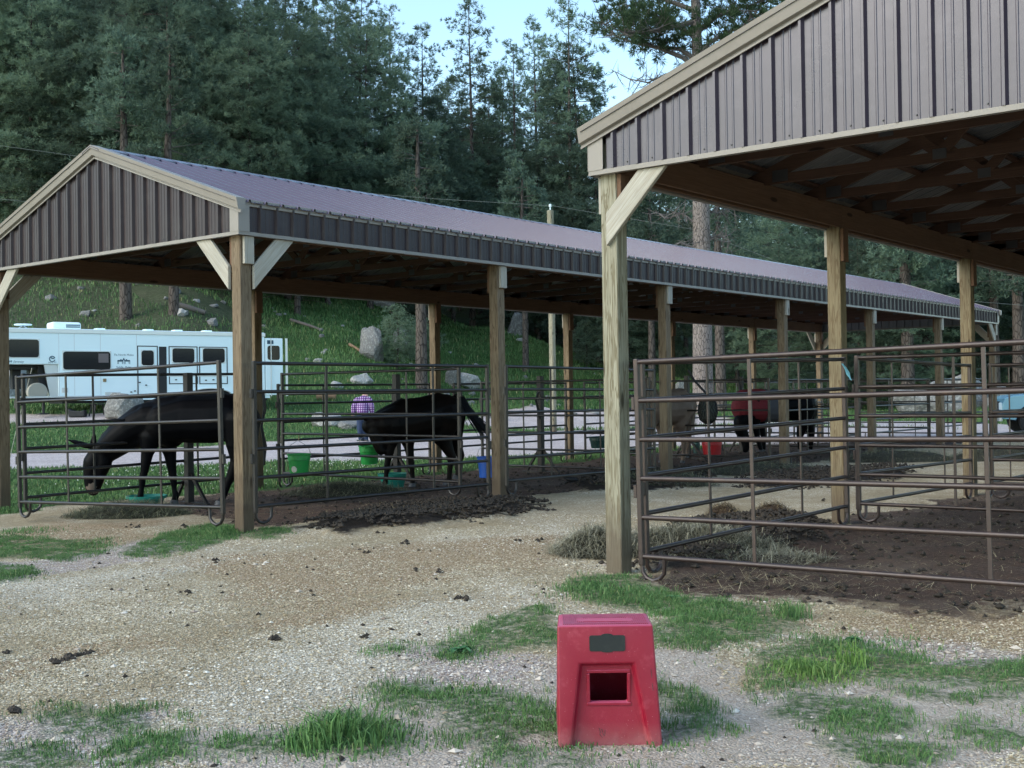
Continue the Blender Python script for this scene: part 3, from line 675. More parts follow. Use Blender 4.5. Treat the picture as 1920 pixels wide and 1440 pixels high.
def pine(seed, H, Rm, z0, nb, per, nn=9, ln=.34, wd=.03, top=.25, lop=0., droop=.12, trad=None, mats=None, dead=12, bend=.3, bp=.5, clus=3, cr=.22, tip=.16, rise0=-.12, side=.30):
    rs = np.random.default_rng(seed); tr = trad or H * .0098
    b = MB(); bx, by = rs.uniform(-bend, bend, 2)
    def axis(z): q = z / H; return np.array([bx * math.sin(q * 3.), by * math.sin(q * 2.3 + .4), z])
    n = 14; b.tube([axis(H * i / n - .6 * (i == 0)) for i in range(n + 1)], [tr * 1.25 if i == 0 else tr * max(.06, (1 - i / n) ** .8) for i in range(n + 1)], 9)
    C = []; Dn = []
    for i in range(nb):
        q = (i + rs.uniform(0, .9)) / nb; z = z0 + (H - z0) * q
        env = (q / bp) ** .5 if q < bp else max(tip, 1 - ((q - bp) / (1 - bp)) ** 1.5 * (1 - tip))
        L = Rm * max(env, top if q < bp else tip) * rs.choice([1.12, .95, .8, .6], p=[.25, .35, .25, .15]) * rs.uniform(.85, 1.1)
        if q > .965: L *= .55
        az = i * 2.399 + rs.uniform(-.5, .5); a = np.array([math.cos(az), math.sin(az), 0])
        L *= 1 + lop * math.cos(az - 2.2)
        st = axis(z); rise = (.6 * q + rise0) + rs.uniform(-.15, .15)
        pts = [st + a * L * u + np.array([0, 0, L * (rise * u - droop * u * u * 2 + .22 * u ** 3)]) for u in (0, .3, .62, 1.)]
        b.tube(pts, [max(.010, tr * .20 * (1 - q * .7)) * w_ for w_ in (1, .7, .45, .18)], 4, cap=False)
        m = max(2, int(per / clus * (L / Rm) ** 1.2 * rs.uniform(.7, 1.25)))
        u = rs.uniform(.12, 1.04, m) ** .62; spread = L * side * (1.2 - u)[:, None] + .10
        i0 = np.clip((u * 3).astype(int), 0, 2); arr = np.array(pts); us = np.array([0, .3, .62, 1.]); f = (u - us[i0]) / (us[i0 + 1] - us[i0])
        c = arr[i0] * (1 - f)[:, None] + arr[i0 + 1] * f[:, None]
        sv_ = np.array([-a[1], a[0], 0]); off = rs.normal(size=(m, 1)) * spread
        c = c + sv_ * off * 1.2 + a * np.abs(off) * -.15 + np.array([0, 0, 1.]) * (rs.normal(size=(m, 1)) * .14 + .06 + np.abs(off) * .12)
        dd = a + sv_ * off * 1.2; dd = dd / np.linalg.norm(dd, axis=1, keepdims=True)
        cc = np.repeat(c, clus, 0) + rs.normal(size=(m * clus, 3)) * np.array([cr, cr, cr * .6]); C.append(cc); Dn.append(np.repeat(dd, clus, 0))
        for j in range(min(m, 3)):
            k = rs.integers(m); b.tube([pts[1], (np.array(pts[1]) + c[k]) / 2 + [0, 0, -.05], c[k]], [.018, .012, .006], 3, cap=False)
    for i in range(dead):
        z = z0 * rs.uniform(.35, 1.0); az = rs.uniform(0, 6.28); L = Rm * rs.uniform(.2, .55); a = np.array([math.cos(az), math.sin(az), 0]); st = axis(z)
        b.tube([st, st + a * L * .5 + [0, 0, -.05], st + a * L + [0, 0, -.25 * L * rs.uniform(-.5, 1)]], [.022, .014, .005], 4, cap=False)
    C = np.concatenate(C); Dn = np.concatenate(Dn)
    V, F = tufts(C, Dn, rs, nn, ln, wd)
    tm, nm_ = mats or (MT['bark'], MT['needle'])
    root = empty('pine_tree'); b.build('trunk', tm, root, smooth=True); npmesh('crown', V, [F], nm_, root)
    return root
D2 = (MT['bark'], MT['needle2'])
PROTO = {
 'broad': pine(1, 19, 4.6, 2.2, 105, 84, ln=.34, wd=.021, nn=15, bp=.42, top=.5, tip=.2),
 'broad2': pine(2, 17, 4.2, 1.6, 100, 80, ln=.34, wd=.021, nn=15, bp=.35, top=.5, tip=.22, mats=D2, lop=.15),
 'dense': pine(3, 20, 3.6, 1.8, 125, 78, ln=.34, wd=.021, nn=15, bp=.25, top=.6, tip=.12, mats=D2, side=.36),
 'slim': pine(4, 22, 2.6, 6.5, 64, 46, ln=.28, wd=.019, nn=14, bp=.35, dead=25, clus=6, cr=.20, tip=.22),
 'slim2': pine(5, 20, 2.4, 4.0, 66, 44, ln=.28, wd=.019, nn=14, bp=.3, dead=20, mats=D2, clus=6, cr=.2, tip=.2),
 'sparse': pine(6, 21, 2.6, 7.5, 42, 34, ln=.28, wd=.019, nn=14, bp=.4, dead=40, clus=7, cr=.2, tip=.25),
 'bush': pine(8, 6.5, 2.1, .9, 60, 50, ln=.24, wd=.017, nn=13, bp=.35, dead=3, trad=.10, top=.5),
 'tallbase': pine(9, 21, 4.0, 6.0, 95, 76, ln=.34, wd=.021, nn=15, bp=.45, dead=22, top=.45, tip=.2),
}
PH = dict(broad=19, broad2=17, dense=20, slim=22, slim2=20, sparse=21, bush=6.5, tallbase=21)
used = set()
def plant(kind, px, D, top=None, H=None, label=None, group='pines of the forested hillside', wide=1., name=None):
    p = atD(px, 740, D); z = gz(p.x, p.y)
    if top is not None: H = (atD(px, top, D).z - z)
    H = H or PH[kind]; sc = H / PH[kind]
    o = PROTO[kind] if kind not in used else copy_tree(PROTO[kind]); used.add(kind)
    o.location = (p.x, p.y, z - .15); o.rotation_euler = (0, 0, rnd.uniform(0, 6.28)); k = sc ** .6 * wide; o.scale = (k, k, sc)
    if name: o.name = name
    tag(o, label or 'tall dark green pine standing in the thick of the wooded hillside', 'pine tree', group)
    return o
# skyline and other pines one can tell apart
for a in (
 ('dense', 540, 84, -70, 'broad dark pine just left of the first patch of sky, top out of frame'),
 ('sparse', 600, 96, -60, 'thin open-crowned pine standing against the leftmost patch of sky'),
 ('tallbase', 640, 92, -25, 'pine in front of the thin-topped skyline pair at the top left of the sky'),
 ('slim', 690, 92, -18, 'slim pine touching the top frame edge, left of the tall skyline pine'),
 ('sparse', 742, 98, 18, 'ragged half-bare pine at the left edge of the open sky'),
 ('broad', 700, 88, 45, 'big full pine leaning into the sky left of the two ragged tops'),
 ('slim2', 803, 94, 50, 'narrow pine with a pointed top between the ragged pine and the tallest skyline pine'),
 ('broad2', 800, 90, 190, 'dark bushy pine below the narrow pointed one'),
 ('slim', 888, 100, 2, 'tallest skyline pine, straight dark trunk alone against the sky'),
 ('slim2', 925, 104, 165, 'small skyline pine just right of the tallest one'),
 ('sparse', 972, 102, 82, 'shorter of the two open skyline pines left of the big full one'),
 ('slim2', 1008, 106, 44, 'taller of the two open skyline pines left of the big full one'),
 ('sparse', 1078, 96, -12, 'airy pine top rising behind the big full pine'),
 ('dense', 1080, 98, 74, 'big full conical pine beside the roof corner of the right shelter'),
 ('broad2', 760, 92, 235, 'dark pine with low boughs over the middle of the brown roof'),
 ('broad', 850, 96, 265, 'bushy pine standing below the tallest skyline pine'),
 ('broad2', 935, 99, 285, 'low dark pine filling the gap under the small skyline pine'),
 ('broad', 1010, 100, 290, 'low green pine left of the big conical one'),
 ('broad2', 1125, 95, 250, 'dark pine half hidden behind the near corner post'),
 ('tallbase', 845, 108, 150, 'full-crowned pine between the pointed pine and the tallest skyline pine'), ('dense', 955, 112, 125, 'conical pine filling the sky gap right of the tallest one'), ('dense', 1045, 112, 105, 'conical pine close left of the big full one'), ('broad', 905, 108, 215, 'rounded pine low behind the tallest skyline pine'),
 ('broad', 620, 84, 170, 'dark green pine above the roof left of the middle')): plant(a[0], a[1], a[2], a[3], label=a[4], wide=1.35 if a[1] == 1080 and a[0] == 'dense' else 1.15)
# right side, seen under the near roof
for a in (('broad', 1240, 72, 330), ('broad2', 1385, 66, 350), ('broad', 1470, 60, 395), ('dense', 1540, 74, 360), ('broad2', 1610, 58, 420), ('broad', 1700, 56, 440), ('dense', 1760, 66, 400),
          ('broad2', 1830, 60, 440), ('broad', 1900, 62, 460), ('tallbase', 1655, 70, 380), ('broad2', 1985, 60, 470), ('broad', 2060, 66, 400), ('dense', 1180, 70, 300), ('tallbase', 1290, 84, 300),
          ('tallbase', 1440, 80, 320), ('tallbase', 1560, 88, 330), ('tallbase', 1870, 84, 400), ('tallbase', 1740, 90, 380), ('dense', 2150, 80, 380)):
    a = (a[0], a[1], a[2] + 16, a[3])
    sz = {'broad': 'broad', 'broad2': 'dark bushy', 'dense': 'close-grown conical', 'tallbase': 'tall bare-stemmed'}[a[0]]
    fx_ = [(1200, 'right behind the near corner post'), (1260, 'just left of the big ponderosa'), (1300, 'behind the big ponderosa trunk'), (1400, 'right of the big ponderosa'), (1460, 'midway between the ponderosa and second near post'), (1500, 'left of the second near post'), (1550, 'directly behind the second near post'), (1580, 'at the right side of the second near post'), (1640, 'a little right of the second near post'), (1680, 'over the far roof slope'), (1720, 'above the end of the far ridge'), (1750, 'left of the third near post'), (1790, 'at the third near post'), (1850, 'right of the third near post'), (1890, 'over the far roof corner'), (1950, 'at the right frame edge'), (2020, 'just past the right frame edge'), (2100, 'further past the right frame edge'), (9999, 'far past the right frame edge')]
    plant(a[0], a[1], a[2], a[3], label='%s pine %s' % (sz, next(t_ for l_, t_ in fx_ if a[1] < l_)), group='pines beyond the roofs at the right', wide=1.15)
# wooded hillside at the left
k = 0
for D0, n, x0, x1 in ((74, 8, -150, 540), (80, 9, -160, 600), (90, 9, -180, 580), (103, 8, -200, 560), (120, 8, -220, 560), (140, 8, -240, 550), (165, 8, -260, 540)):
    for i in range(n):
        px = x0 + (x1 - x0) * (i + rnd.uniform(.1, .9)) / n; D = D0 * rnd.uniform(.96, 1.05)
        kind = rnd.choice(['broad', 'broad2', 'dense', 'tallbase', 'tallbase', 'broad'] if D0 > 76 else ['broad', 'broad2', 'tallbase'])
        lab = None; gr = 'pines of the forested hillside'
        if D0 in (74, 80):
            where = ['past the left frame edge', 'at the left frame edge', 'above the left rake of the gable', 'above the gable peak', 'right of the gable peak', 'above the brown roof near its peak', 'above the brown roof left of the wire', 'beside the first patch of sky', 'beneath the first patch of sky'][min(i, 8)]
            lab = ('front-row pine %s' if D0 == 74 else 'second-row pine %s') % where
        plant(kind, px, D, H=rnd.uniform(15, 20) if D0 < 100 else rnd.uniform(13, 18), wide=1.12, label=lab, group=gr)
for i in range(16):
    px = 620 + 560 * (i + rnd.random()) / 16; plant(rnd.choice(['broad', 'broad2', 'tallbase']), px, rnd.uniform(98, 118), H=rnd.uniform(9, 12.5), label='smaller pine on the slope behind the skyline trees', group='smaller pines on the upper slope')
for i in range(12):
    px = 1150 + 900 * (i + rnd.random()) / 12; plant(rnd.choice(['broad', 'dense', 'tallbase']), px, rnd.uniform(100, 125), H=rnd.uniform(13, 17), label='far pine closing the view behind the right-hand trees', group='far pines at the right', wide=1.2)
plant('bush', 742, hit(742, 690, 30), 572, label='young bushy pine with low boughs beside the big boulder', name='young_pine')
plant('bush', 800, hit(800, 690, 30), 595, label='young bushy pine right of the one by the boulder', name='young_pine')
plant('bush', 560, 84, 545, label='small pine high on the grassy slope below the roof beam', name='young_pine', wide=.6)
plant('bush', 1100, hit(1100, 690, 30), 600, label='young pine on the meadow seen left of the near corner post', name='young_pine')
# the big ponderosa behind the right shelter roof
def big_pine():
    rs = np.random.default_rng(21); D = 41.; base = atD(1317, 700, D); base.z = gz(base.x, base.y)
    def P(x, y, dd=0): return atD(x, y, D + dd) - base
    root = empty('ponderosa_pine', base)
    tag(root, 'big near ponderosa with pale plated trunk rising behind the right shelter roof', 'pine tree')
    b = MB(); b.tube([P(1318, 775), P(1317, 600), P(1315, 420), P(1311, 200), P(1306, 60), P(1300, -120), P(1296, -330)], [.36, .33, .30, .24, .17, .13, .04], 16); b.build('trunk', MT['barkN'], root, smooth=True)
    limbs = [  # (points, foliage density)
     ([(1304, 112), (1275, 92), (1225, 88), (1180, 60), (1140, 45)], .5), ([(1306, 128), (1280, 108), (1235, 90), (1195, 82), (1158, 70), (1128, 40)], 1.3),
     ([(1306, 70), (1270, 50), (1225, 30), (1190, 8), (1150, 20)], 1.2), ([(1303, 20), (1262, 5), (1215, -12), (1170, -30), (1140, -20)], 1.),
     ([(1309, 108), (1330, 80), (1362, 62), (1395, 48), (1420, 18)], 1.2), ([(1308, 60), (1345, 30), (1385, 14), (1425, 10), (1452, -5)], 1.3), ([(1303, 0), (1350, -25), (1400, -30), (1450, -60)], 1.1),
     ([(1312, 150), (1345, 130), (1375, 112), (1392, 95)], .6), ([(1311, 176), (1282, 132), (1240, 148), (1215, 150)], .0), ([(1310, 165), (1262, 133), (1215, 155), (1180, 148), (1145, 130)], .0),
     ([(1306, 40), (1240, 55), (1200, 62), (1165, 60)], 1.2), ([(1300, -60), (1240, -80), (1180, -70)], 1.), ([(1300, -60), (1350, -90), (1420, -80)], 1.),
     ([(1316, 470), (1275, 455), (1240, 470), (1215, 490)], 0), ([(1316, 430), (1280, 400), (1250, 410), (1228, 395)], 0), ([(1317, 500), (1350, 480), (1385, 490)], 0), ([(1316, 390), (1345, 400), (1375, 385)], 0), ([(1317, 520), (1270, 510), (1235, 520)], 0), ([(1318, 450), (1350, 440), (1372, 455)], 0)]
    b = MB(); C = []; Dn = []
    for pts, dn in limbs:
        dd = rs.uniform(-2.5, 2.5) if dn else rs.uniform(-1, 1); n = len(pts)
        q = [P(x, y, dd * i / (n - 1)) for i, (x, y) in enumerate(pts)]
        b.tube(q, [(.105 if dn else .05) * (1 - .85 * i / (n - 1)) for i in range(n)], 6, cap=False)
        for j in range(int(46 * dn) if dn else 22):
            u = rs.uniform(.2 if dn else .1, 1) * (n - 1); i = min(int(u), n - 2); c = q[i].lerp(q[i + 1], u - i)
            e = c + Vector((rs.normal() * .55, rs.normal() * .55, (rs.normal() * .3 + .28) if dn else rs.normal() * .45)) * (1 if dn else .8)
            mid = c.lerp(e, .5) + Vector((0, 0, -.07)); b.tube([c, mid, e], [.022, .014, .006], 4, cap=False)
            if not dn:
                for _ in range(2): b.tube([mid, mid + Vector(rs.normal(size=3) * .28)], [.009, .004], 3, cap=False)
            if dn:
                for _ in range(3):
                    f = e + Vector(rs.normal(size=3) * .16); C.append(f[:]); d = (f - c).normalized(); Dn.append(d[:])
    b.build('limbs', MT['dead'], root, smooth=True)
    V, F = tufts(np.array(C), np.array(Dn), rs, 26, .27, .013, .25); npmesh('crown', V, [F], MT['needleN'], root)
big_pine()
# plain trunks one can see under the roofs
def bare_trunk(x, yb, D, rad, lab, Hh=15, mat='bark'):
    D = min(max(hit(x, yb, 30), D * .9), D * 1.25)
    p = atD(x, yb, D); z = gz(p.x, p.y); r = empty('pine_tree', (p.x, p.y, z - .2)); tag(r, lab, 'pine tree')
    b = MB(); b.tube([(0, 0, 0), (rnd.uniform(-.1, .1), 0, 4), (rnd.uniform(-.3, .3), 0, 9), (0, 0, Hh)], [rad * 1.2, rad, rad * .8, rad * .15], 12); b.build('trunk', MT[mat], r, smooth=True)
    rs = np.random.default_rng(int(x)); C = []; Dn = []; b = MB()
    for i in range(46):
        z_ = Hh * rs.uniform(.42, 1); a = rs.uniform(0, 6.28); L = 2.6 * (1.1 - z_ / Hh) + .6; d = Vector((math.cos(a), math.sin(a), rs.uniform(-.2, .35)))
        b.tube([(0, 0, z_), Vector((0, 0, z_)) + d * L], [.035, .01], 4, cap=False)
        for _ in range(26): q = Vector((0, 0, z_)) + d * L * rs.uniform(.35, 1.05) + Vector(rs.normal(size=3) * .25); C.append(q[:]); Dn.append(d[:])
    b.build('limbs', MT['dead'], r); V, F = tufts(np.array(C), np.array(Dn), rs, 9, .34, .034); npmesh('crown', V, [F], MT['needle2'], r)
bare_trunk(236, 600, 60, .28, 'pine with a reddish bare trunk rising just above the white trailer roof')
bare_trunk(326, 590, 62, .24, 'thinner bare pine trunk above the trailer, right of the reddish one')
bare_trunk(790, 705, 52, .30, 'pine whose rough trunk stands behind the brown horse pen')
bare_trunk(1352, 700, 52, .26, 'slim grey trunk just right of the big plated ponderosa trunk', 14)
bare_trunk(1702, 700, 56, .36, 'grey pine trunk on the bright meadow right of the second near post')
bare_trunk(1738, 700, 60, .30, 'darker trunk paired with the grey one on the bright meadow')
bare_trunk(1911, 705, 56, .34, 'thick dark pine trunk behind the pale blue truck')
bare_trunk(1865, 700, 58, .30, 'thin pine trunk left of the thick dark one at the right edge')
bare_trunk(1222, 690, 62, .22, 'thin trunk in the dark trees left of the big ponderosa')
bare_trunk(985, 640, 66, .20, 'thin dark trunk on the slope near the pale leaning pole')

# ------------------------------------------------------------------ rocks
def rockmat(name, c1, c2, c3):
    m, t, p = nodemat(name, .9, 0, .2); v = mapped(t, 'Object'); n1 = noise(t, v, 1.6, 6, .65); n2 = noise(t, v, 9, 5, .7)
    c = mixc(t, n1, c1, c2); c = mixc(t, ramp(t, n2, [(.5, (0,)), (.62, (.85,))]), c, c3); t.links.new(c, p.inputs['Base Color'])
    bump(t, p, noise(t, v, 5, 8, .7), .9, .08); return m
MT['rock'] = rockmat('grey_lichen_rock', (.13, .13, .125), (.23, .225, .22), (.36, .36, .35))
MT['rock2'] = rockmat('pale_rock', (.26, .255, .25), (.40, .39, .38), (.56, .55, .54))
def rockmesh(seed, sub=4):
    bm = bmesh.new(); bmesh.ops.create_icosphere(bm, subdivisions=sub, radius=1); rs = np.random.default_rng(seed)
    pl = [(Vector(rs.normal(size=3)).normalized(), rs.uniform(.55, .9)) for _ in range(13)]
    for v in bm.verts:
        for n_, d in pl:
            e = v.co.dot(n_) - d
            if e > 0: v.co -= n_ * e * .93
        c = v.co; k = fbm(np.array([c.x * 1.7 + seed + c.z * .6]), np.array([c.y * 1.7 + c.z * 1.3]), .8, seed, 4)[0]; v.co *= 1 + .16 * k
    me = bpy.data.meshes.new('boulder'); bm.to_mesh(me); bm.free(); me.polygons.foreach_set('use_smooth', [False] * len(me.polygons)); return me
RM = [rockmesh(i, 4) for i in range(5)]
for i, me in enumerate(RM): me.materials.append(MT['rock'])
RM2 = [m.copy() for m in RM]
for me in RM2: me.materials.clear(); me.materials.append(MT['rock2'])
def rock(x, yb, w_, h_, D, lab, pale=False, k=0, group=None, name='boulder'):
    if group is None: D = min(hit(x, yb - h_ * .12, 30), D * 1.35)
    p = atD(x, yb, D); z = gz(p.x, p.y); me = (RM2 if pale else RM)[k % 5]; o = bpy.data.objects.new(name, me); COL.objects.link(o)
    sw = w_ * D / CF / 1.7; sh = h_ * D / CF / 1.25
    o.location = (p.x, p.y, max(z, p.z if D > 40 else z) * 0 + z + sh * (.42 if group is None else .2)); o.scale = (sw, sw * .8, sh); o.rotation_euler = (rnd.uniform(-.2, .2), rnd.uniform(-.2, .2), rnd.uniform(0, 6)); tag(o, lab, 'rock', group)
    return o
rock(698, 678, 60, 56, 58, 'big split grey boulder on the slope left of the young bushy pines', k=1)
rock(757, 668, 52, 50, 60, 'pale grey boulder beside the young pine, right of the big split one', True, 2)
rock(28, 752, 62, 66, 43, 'pale layered boulder at the left edge under the trailer nose', True, 3)
rock(243, 790, 82, 52, 33.5, 'rough grey boulder directly behind the neck of the grazing mule', k=4)
rock(1800, 778, 125, 78, 50, 'largest flat grey boulder at the right beyond the last pens', k=0)
rock(1718, 780, 105, 50, 49, 'lower grey boulder left of the largest one at the right', k=2)
rock(1870, 772, 60, 42, 53, 'grey boulder right of the largest one, behind the pens', k=1)
rock(612, 803, 60, 24, 45, 'flat pale stone on the lawn left of the person in plaid', True, 1)
rock(660, 806, 52, 16, 46, 'low brownish stone next to the flat pale one on the lawn', k=4)
rock(680, 722, 46, 20, 55, 'flat pale rock in the grass above the person in plaid', True, 0)
rock(632, 730, 22, 12, 54, 'small pale rock left of the flat pale one', True, 3)
rock(848, 726, 34, 34, 56, 'grey rock beside the second far post, behind the brown horse', k=2)
rock(880, 728, 60, 26, 55, 'two-humped pale rock right of the second far post', True, 4)
rock(968, 630, 46, 48, 70, 'bluish grey boulder high on the slope behind the second front post', k=1)
rock(1530, 738, 30, 52, 48, 'upright pale standing rock left of the second near post', True, 2)
rock(1275, 710, 30, 50, 54, 'grey rock at the foot of the slope left of the big ponderosa', k=0)
rock(1115, 752, 24, 8, 46, 'tiny pale rock on the lawn behind the third pen', True, 3)
rock(940, 790, 30, 8, 47, 'flat pale stone by the track behind the second front post', True, 1)
rock(720, 580, 46, 24, 76, 'pale slab just below the roof beam above the boulder', True, 2)
for i in range(120):
    D = rnd.choice([rnd.uniform(58, 75), rnd.uniform(62, 105)]); px = rnd.uniform(60, 1150); s_ = rnd.uniform(6, 22) * (1.25 if px < 480 else .85) * 60 / D
    rock(px, 600, s_, s_ * rnd.uniform(.35, .7), D, 'small grey rock scattered on the grassy hillside', rnd.random() < .18, i, 'small rocks scattered on the hillside', 'hillside_rock')
for i, (x, D, s_) in enumerate(((70, 150, 520), (210, 165, 480), (330, 160, 360), (445, 150, 330), (560, 160, 420), (150, 185, 500))):
    o = rock(x, 300, s_ * .55, s_ * .55, D, 'pale cliff outcrop between the high pines, ' + ['near the top left corner', 'above the left rake', 'over the gable peak', 'right of the gable peak', 'left of the first sky patch', 'topmost above the gable'][i], True, i, 'cliff outcrops high on the hill', 'cliff')
# fallen logs
def log(x0, y0, x1, y1, D0, D1, r, lab, mat='dead'):
    D0 = hit(x0, y0, 30); D1 = hit(x1, y1, 30)
    a = atD(x0, y0, D0); b_ = atD(x1, y1, D1); a.z = gz(a.x, a.y) + r * .8; b_.z = gz(b_.x, b_.y) + r * .8
    m = MB(); c = a.lerp(b_, .5); m.tube([a, c + Vector((0, 0, .02)), b_], [r, r * .92, r * .7], 10); o = m.build('fallen_log', MT[mat], smooth=True); tag(o, lab, 'log')
MT['logwood'] = wood('split_log_wood', (.38, .25, .16), (.16, .09, .05))
log(594, 750, 630, 752, 49, 49, .22, 'short reddish cut log on the lawn left of the person', 'logwood')
log(655, 648, 680, 665, 63, 60, .09, 'broken orange-brown fallen trunk left of the big split boulder', 'logwood')
log(545, 602, 600, 620, 72, 66, .10, 'long grey fallen trunk slanting down the slope', 'dead')
log(330, 578, 385, 592, 66, 66, .18, 'dark fallen trunk on the rocky slope above the trailer', 'dead')

# ------------------------------------------------------------------ animals: one continuous skin from blended limbs
def furmat(name, c, c2, rough=.5, spec=.35):
    m, t, p = nodemat(name, rough, 0, spec); v = mapped(t, 'Object', (1, 1, 1), False); f = noise(t, v, 2.2, 4); g = noise(t, v, 60, 3)
    t.links.new(mixc(t, ramp(t, f, [(.4, (0,)), (.7, (1,))]), c, c2), p.inputs['Base Color']); 
    bump(t, p, g, .15, .004); return m
MT['black'] = furmat('black_coat', (.0015, .0017, .003), (.003, .003, .004), .5, .08)
MT['brownblk'] = furmat('dark_brown_coat', (.003, .0026, .0026), (.011, .0065, .005), .5, .10)
MT['tan'] = furmat('tan_coat', (.13, .088, .066), (.19, .135, .105), .7)
MT['tanhair'] = furmat('flaxen_hair', (.30, .24, .18), (.20, .15, .11), .8)
MT['muzzle'] = furmat('tan_muzzle', (.11, .085, .07), (.16, .13, .11), .7)
MT['hair'] = furmat('black_hair', (.008, .008, .010), (.014, .012, .012), .45)
MT['hoof'] = paint('hoof', (.06, .06, .065), .6)
def capsule(b, p, q, r0, r1, n=14):
    p, q = Vector(p), Vector(q); d = q - p; L = max(d.length, 1e-5); d /= L; pts = []; rs = []
    for k in range(5): a = R(88 - 22 * k); pts.append(p - d * r0 * math.sin(a)); rs.append(r0 * math.cos(a))
    for k in range(5): a = R(22 * k); pts.append(q + d * r1 * math.sin(a)); rs.append(max(r1 * math.cos(a), .001))
    b.tube(pts, rs, n)
def skin(name, chains, mat, parent, voxel=.016, smooth=8):
    b = MB()
    for ch in chains:
        for (p, r0), (q, r1) in zip(ch[:-1], ch[1:]): capsule(b, p, q, r0, r1)
    o = b.build(name, mat, None)
    m = o.modifiers.new('r', 'REMESH'); m.mode = 'VOXEL'; m.voxel_size = voxel; m.adaptivity = 0
    m = o.modifiers.new('s', 'SMOOTH'); m.factor = .5; m.iterations = smooth
    dg = bpy.context.evaluated_depsgraph_get(); me = bpy.data.meshes.new_from_object(o.evaluated_get(dg)); old = o.data
    o.modifiers.clear(); o.data = me; bpy.data.meshes.remove(old); me.name = name
    me.polygons.foreach_set('use_smooth', [True] * len(me.polygons)); o.parent = parent; return o
def strands(name, lines, n, spread, rad, mat, parent, seed=0):
    """hair: n strands following the polyline of points, each offset"""
    b = MB(); r = np.random.default_rng(seed)
    for i in range(n):
        o0 = Vector(r.normal(size=3)) * spread * .35; o1 = Vector(r.normal(size=3)) * spread; k = r.uniform(.75, 1.05); m = len(lines) - 1
        pts = [Vector(p).lerp(Vector(lines[0]), 0) + o0.lerp(o1, (j / m)) * (1 if j else .5) for j, p in enumerate(lines)]
        e = max(2, int(round((m + 1) * k))); b.tube(pts[:min(e, m + 1)], [rad * (1 - .75 * j / m) for j in range(min(e, m + 1))], 4, cap=False)
    return b.build(name, mat, parent, smooth=True)
class Rig:
    """joints read off the photograph, set on an upright plane at depth D and given their own depth offsets and radii (px)"""
    def __init__(s, D, root): s.D = D; s.o = root; s.k = D / CF
    def p(s, x, y, dd=0):
        q = atD(x, y, s.D); return q + FH * dd - s.o
    def ch(s, *pts): return [(s.p(x, y, dd), r * s.k) for x, y, dd, r in pts]
def ear(b, base, tip, w_):
    d = (tip - base); b.tube([base, base + d * .3, base + d * .7, tip], [w_ * .55, w_, w_ * .7, .003], 8)
# black mule grazing behind the gable-end panel
D = 15.9; g = atD(330, 945, D); g.z = 0; root = empty('mule', g); tag(root, 'black mule with long ears grazing in the first pen behind the gable-end panel', 'mule')
r = Rig(D, g); zs = lambda y: y
CHN = [r.ch((312, 792, -.05, 40), (350, 786, 0, 45), (400, 786, 0, 46), (425, 783, 0, 45), (448, 784, 0, 38)),
       r.ch((312, 782, .06, 40), (350, 780, .08, 44), (424, 778, .08, 42)), r.ch((305, 800, -.1, 30), (320, 815, .02, 26)), r.ch((330, 758, 0, 18), (300, 762, 0, 18), (425, 757, 0, 20), (450, 766, 0, 22)),
       r.ch((312, 788, 0, 37), (282, 790, -.02, 35), (252, 802, -.04, 30), (224, 821, -.06, 25), (203, 840, -.08, 20)), r.ch((300, 768, 0, 20), (262, 776, -.02, 18), (220, 805, -.06, 14), (196, 832, -.08, 11)), r.ch((280, 815, -.02, 22), (245, 828, -.04, 17), (212, 850, -.06, 14)),
       r.ch((188, 846, -.09, 15), (180, 866, -.09, 19), (177, 890, -.09, 16), (177, 908, -.09, 13.5), (179, 917, -.09, 12)), r.ch((200, 850, -.09, 15), (199, 868, -.09, 15), (190, 892, -.09, 12), (183, 912, -.09, 11)), 
       # fore legs
       r.ch((288, 820, -.12, 22), (282, 850, -.14, 11.5), (277, 884, -.15, 7.5), (274, 893, -.15, 7.2), (272, 915, -.15, 5), (270, 928, -.15, 6), (266, 938, -.15, 6.5)),
       r.ch((308, 822, .12, 22), (314, 852, .12, 12), (318, 884, .12, 8), (320, 895, .12, 7.5), (322, 918, .12, 5), (325, 930, .12, 6), (322, 940, .12, 6.5)),
       # hind legs
       r.ch((450, 790, -.12, 32), (448, 830, -.15, 20), (448, 862, -.15, 11), (438, 893, -.15, 9), (432, 905, -.15, 7), (425, 928, -.15, 6), (418, 940, -.15, 6.5)),
       r.ch((454, 790, .12, 32), (458, 832, .14, 20), (464, 862, .14, 11), (463, 893, .14, 9), (459, 925, .14, 6), (455, 938, .14, 6.5))]
body = skin('body', CHN, MT['black'], root)
b = MB(); b.tube([r.p(178, 903, -.09), r.p(179, 912, -.09), r.p(180, 924, -.09)], [.098, .100, .066], 12); b.build('muzzle', MT['muzzle'], root, smooth=True, bevel=.0)
b = MB(); ear(b, r.p(181, 838, -.18), r.p(139, 823, -.24), .040); b.build('ear', MT['black'], root, smooth=True)
b = MB(); ear(b, r.p(187, 838, -.26), r.p(192, 809, -.30), .042); b.build('ear', MT['black'], root, smooth=True)
for x, y, dd in ((266, 944, -.15), (322, 946, .12), (416, 944, -.15), (454, 944, .14)):
    b = MB(); c = r.p(x, y, dd); b.tube([c + Vector((0, 0, .055)), c + Vector((0, 0, -.005))], [.045, .062], 12); b.build('hoof', MT['hoof'], root, smooth=True)
strands('tail', [r.p(466, 750), r.p(475, 764), r.p(477, 790), r.p(474, 818), r.p(472, 836)], 120, .035, .007, MT['hair'], root, 1)
strands('mane', [r.p(300, 746), r.p(262, 762, -.02), r.p(225, 792, -.04), r.p(196, 822, -.06)], 60, .02, .008, MT['hair'], root, 2)

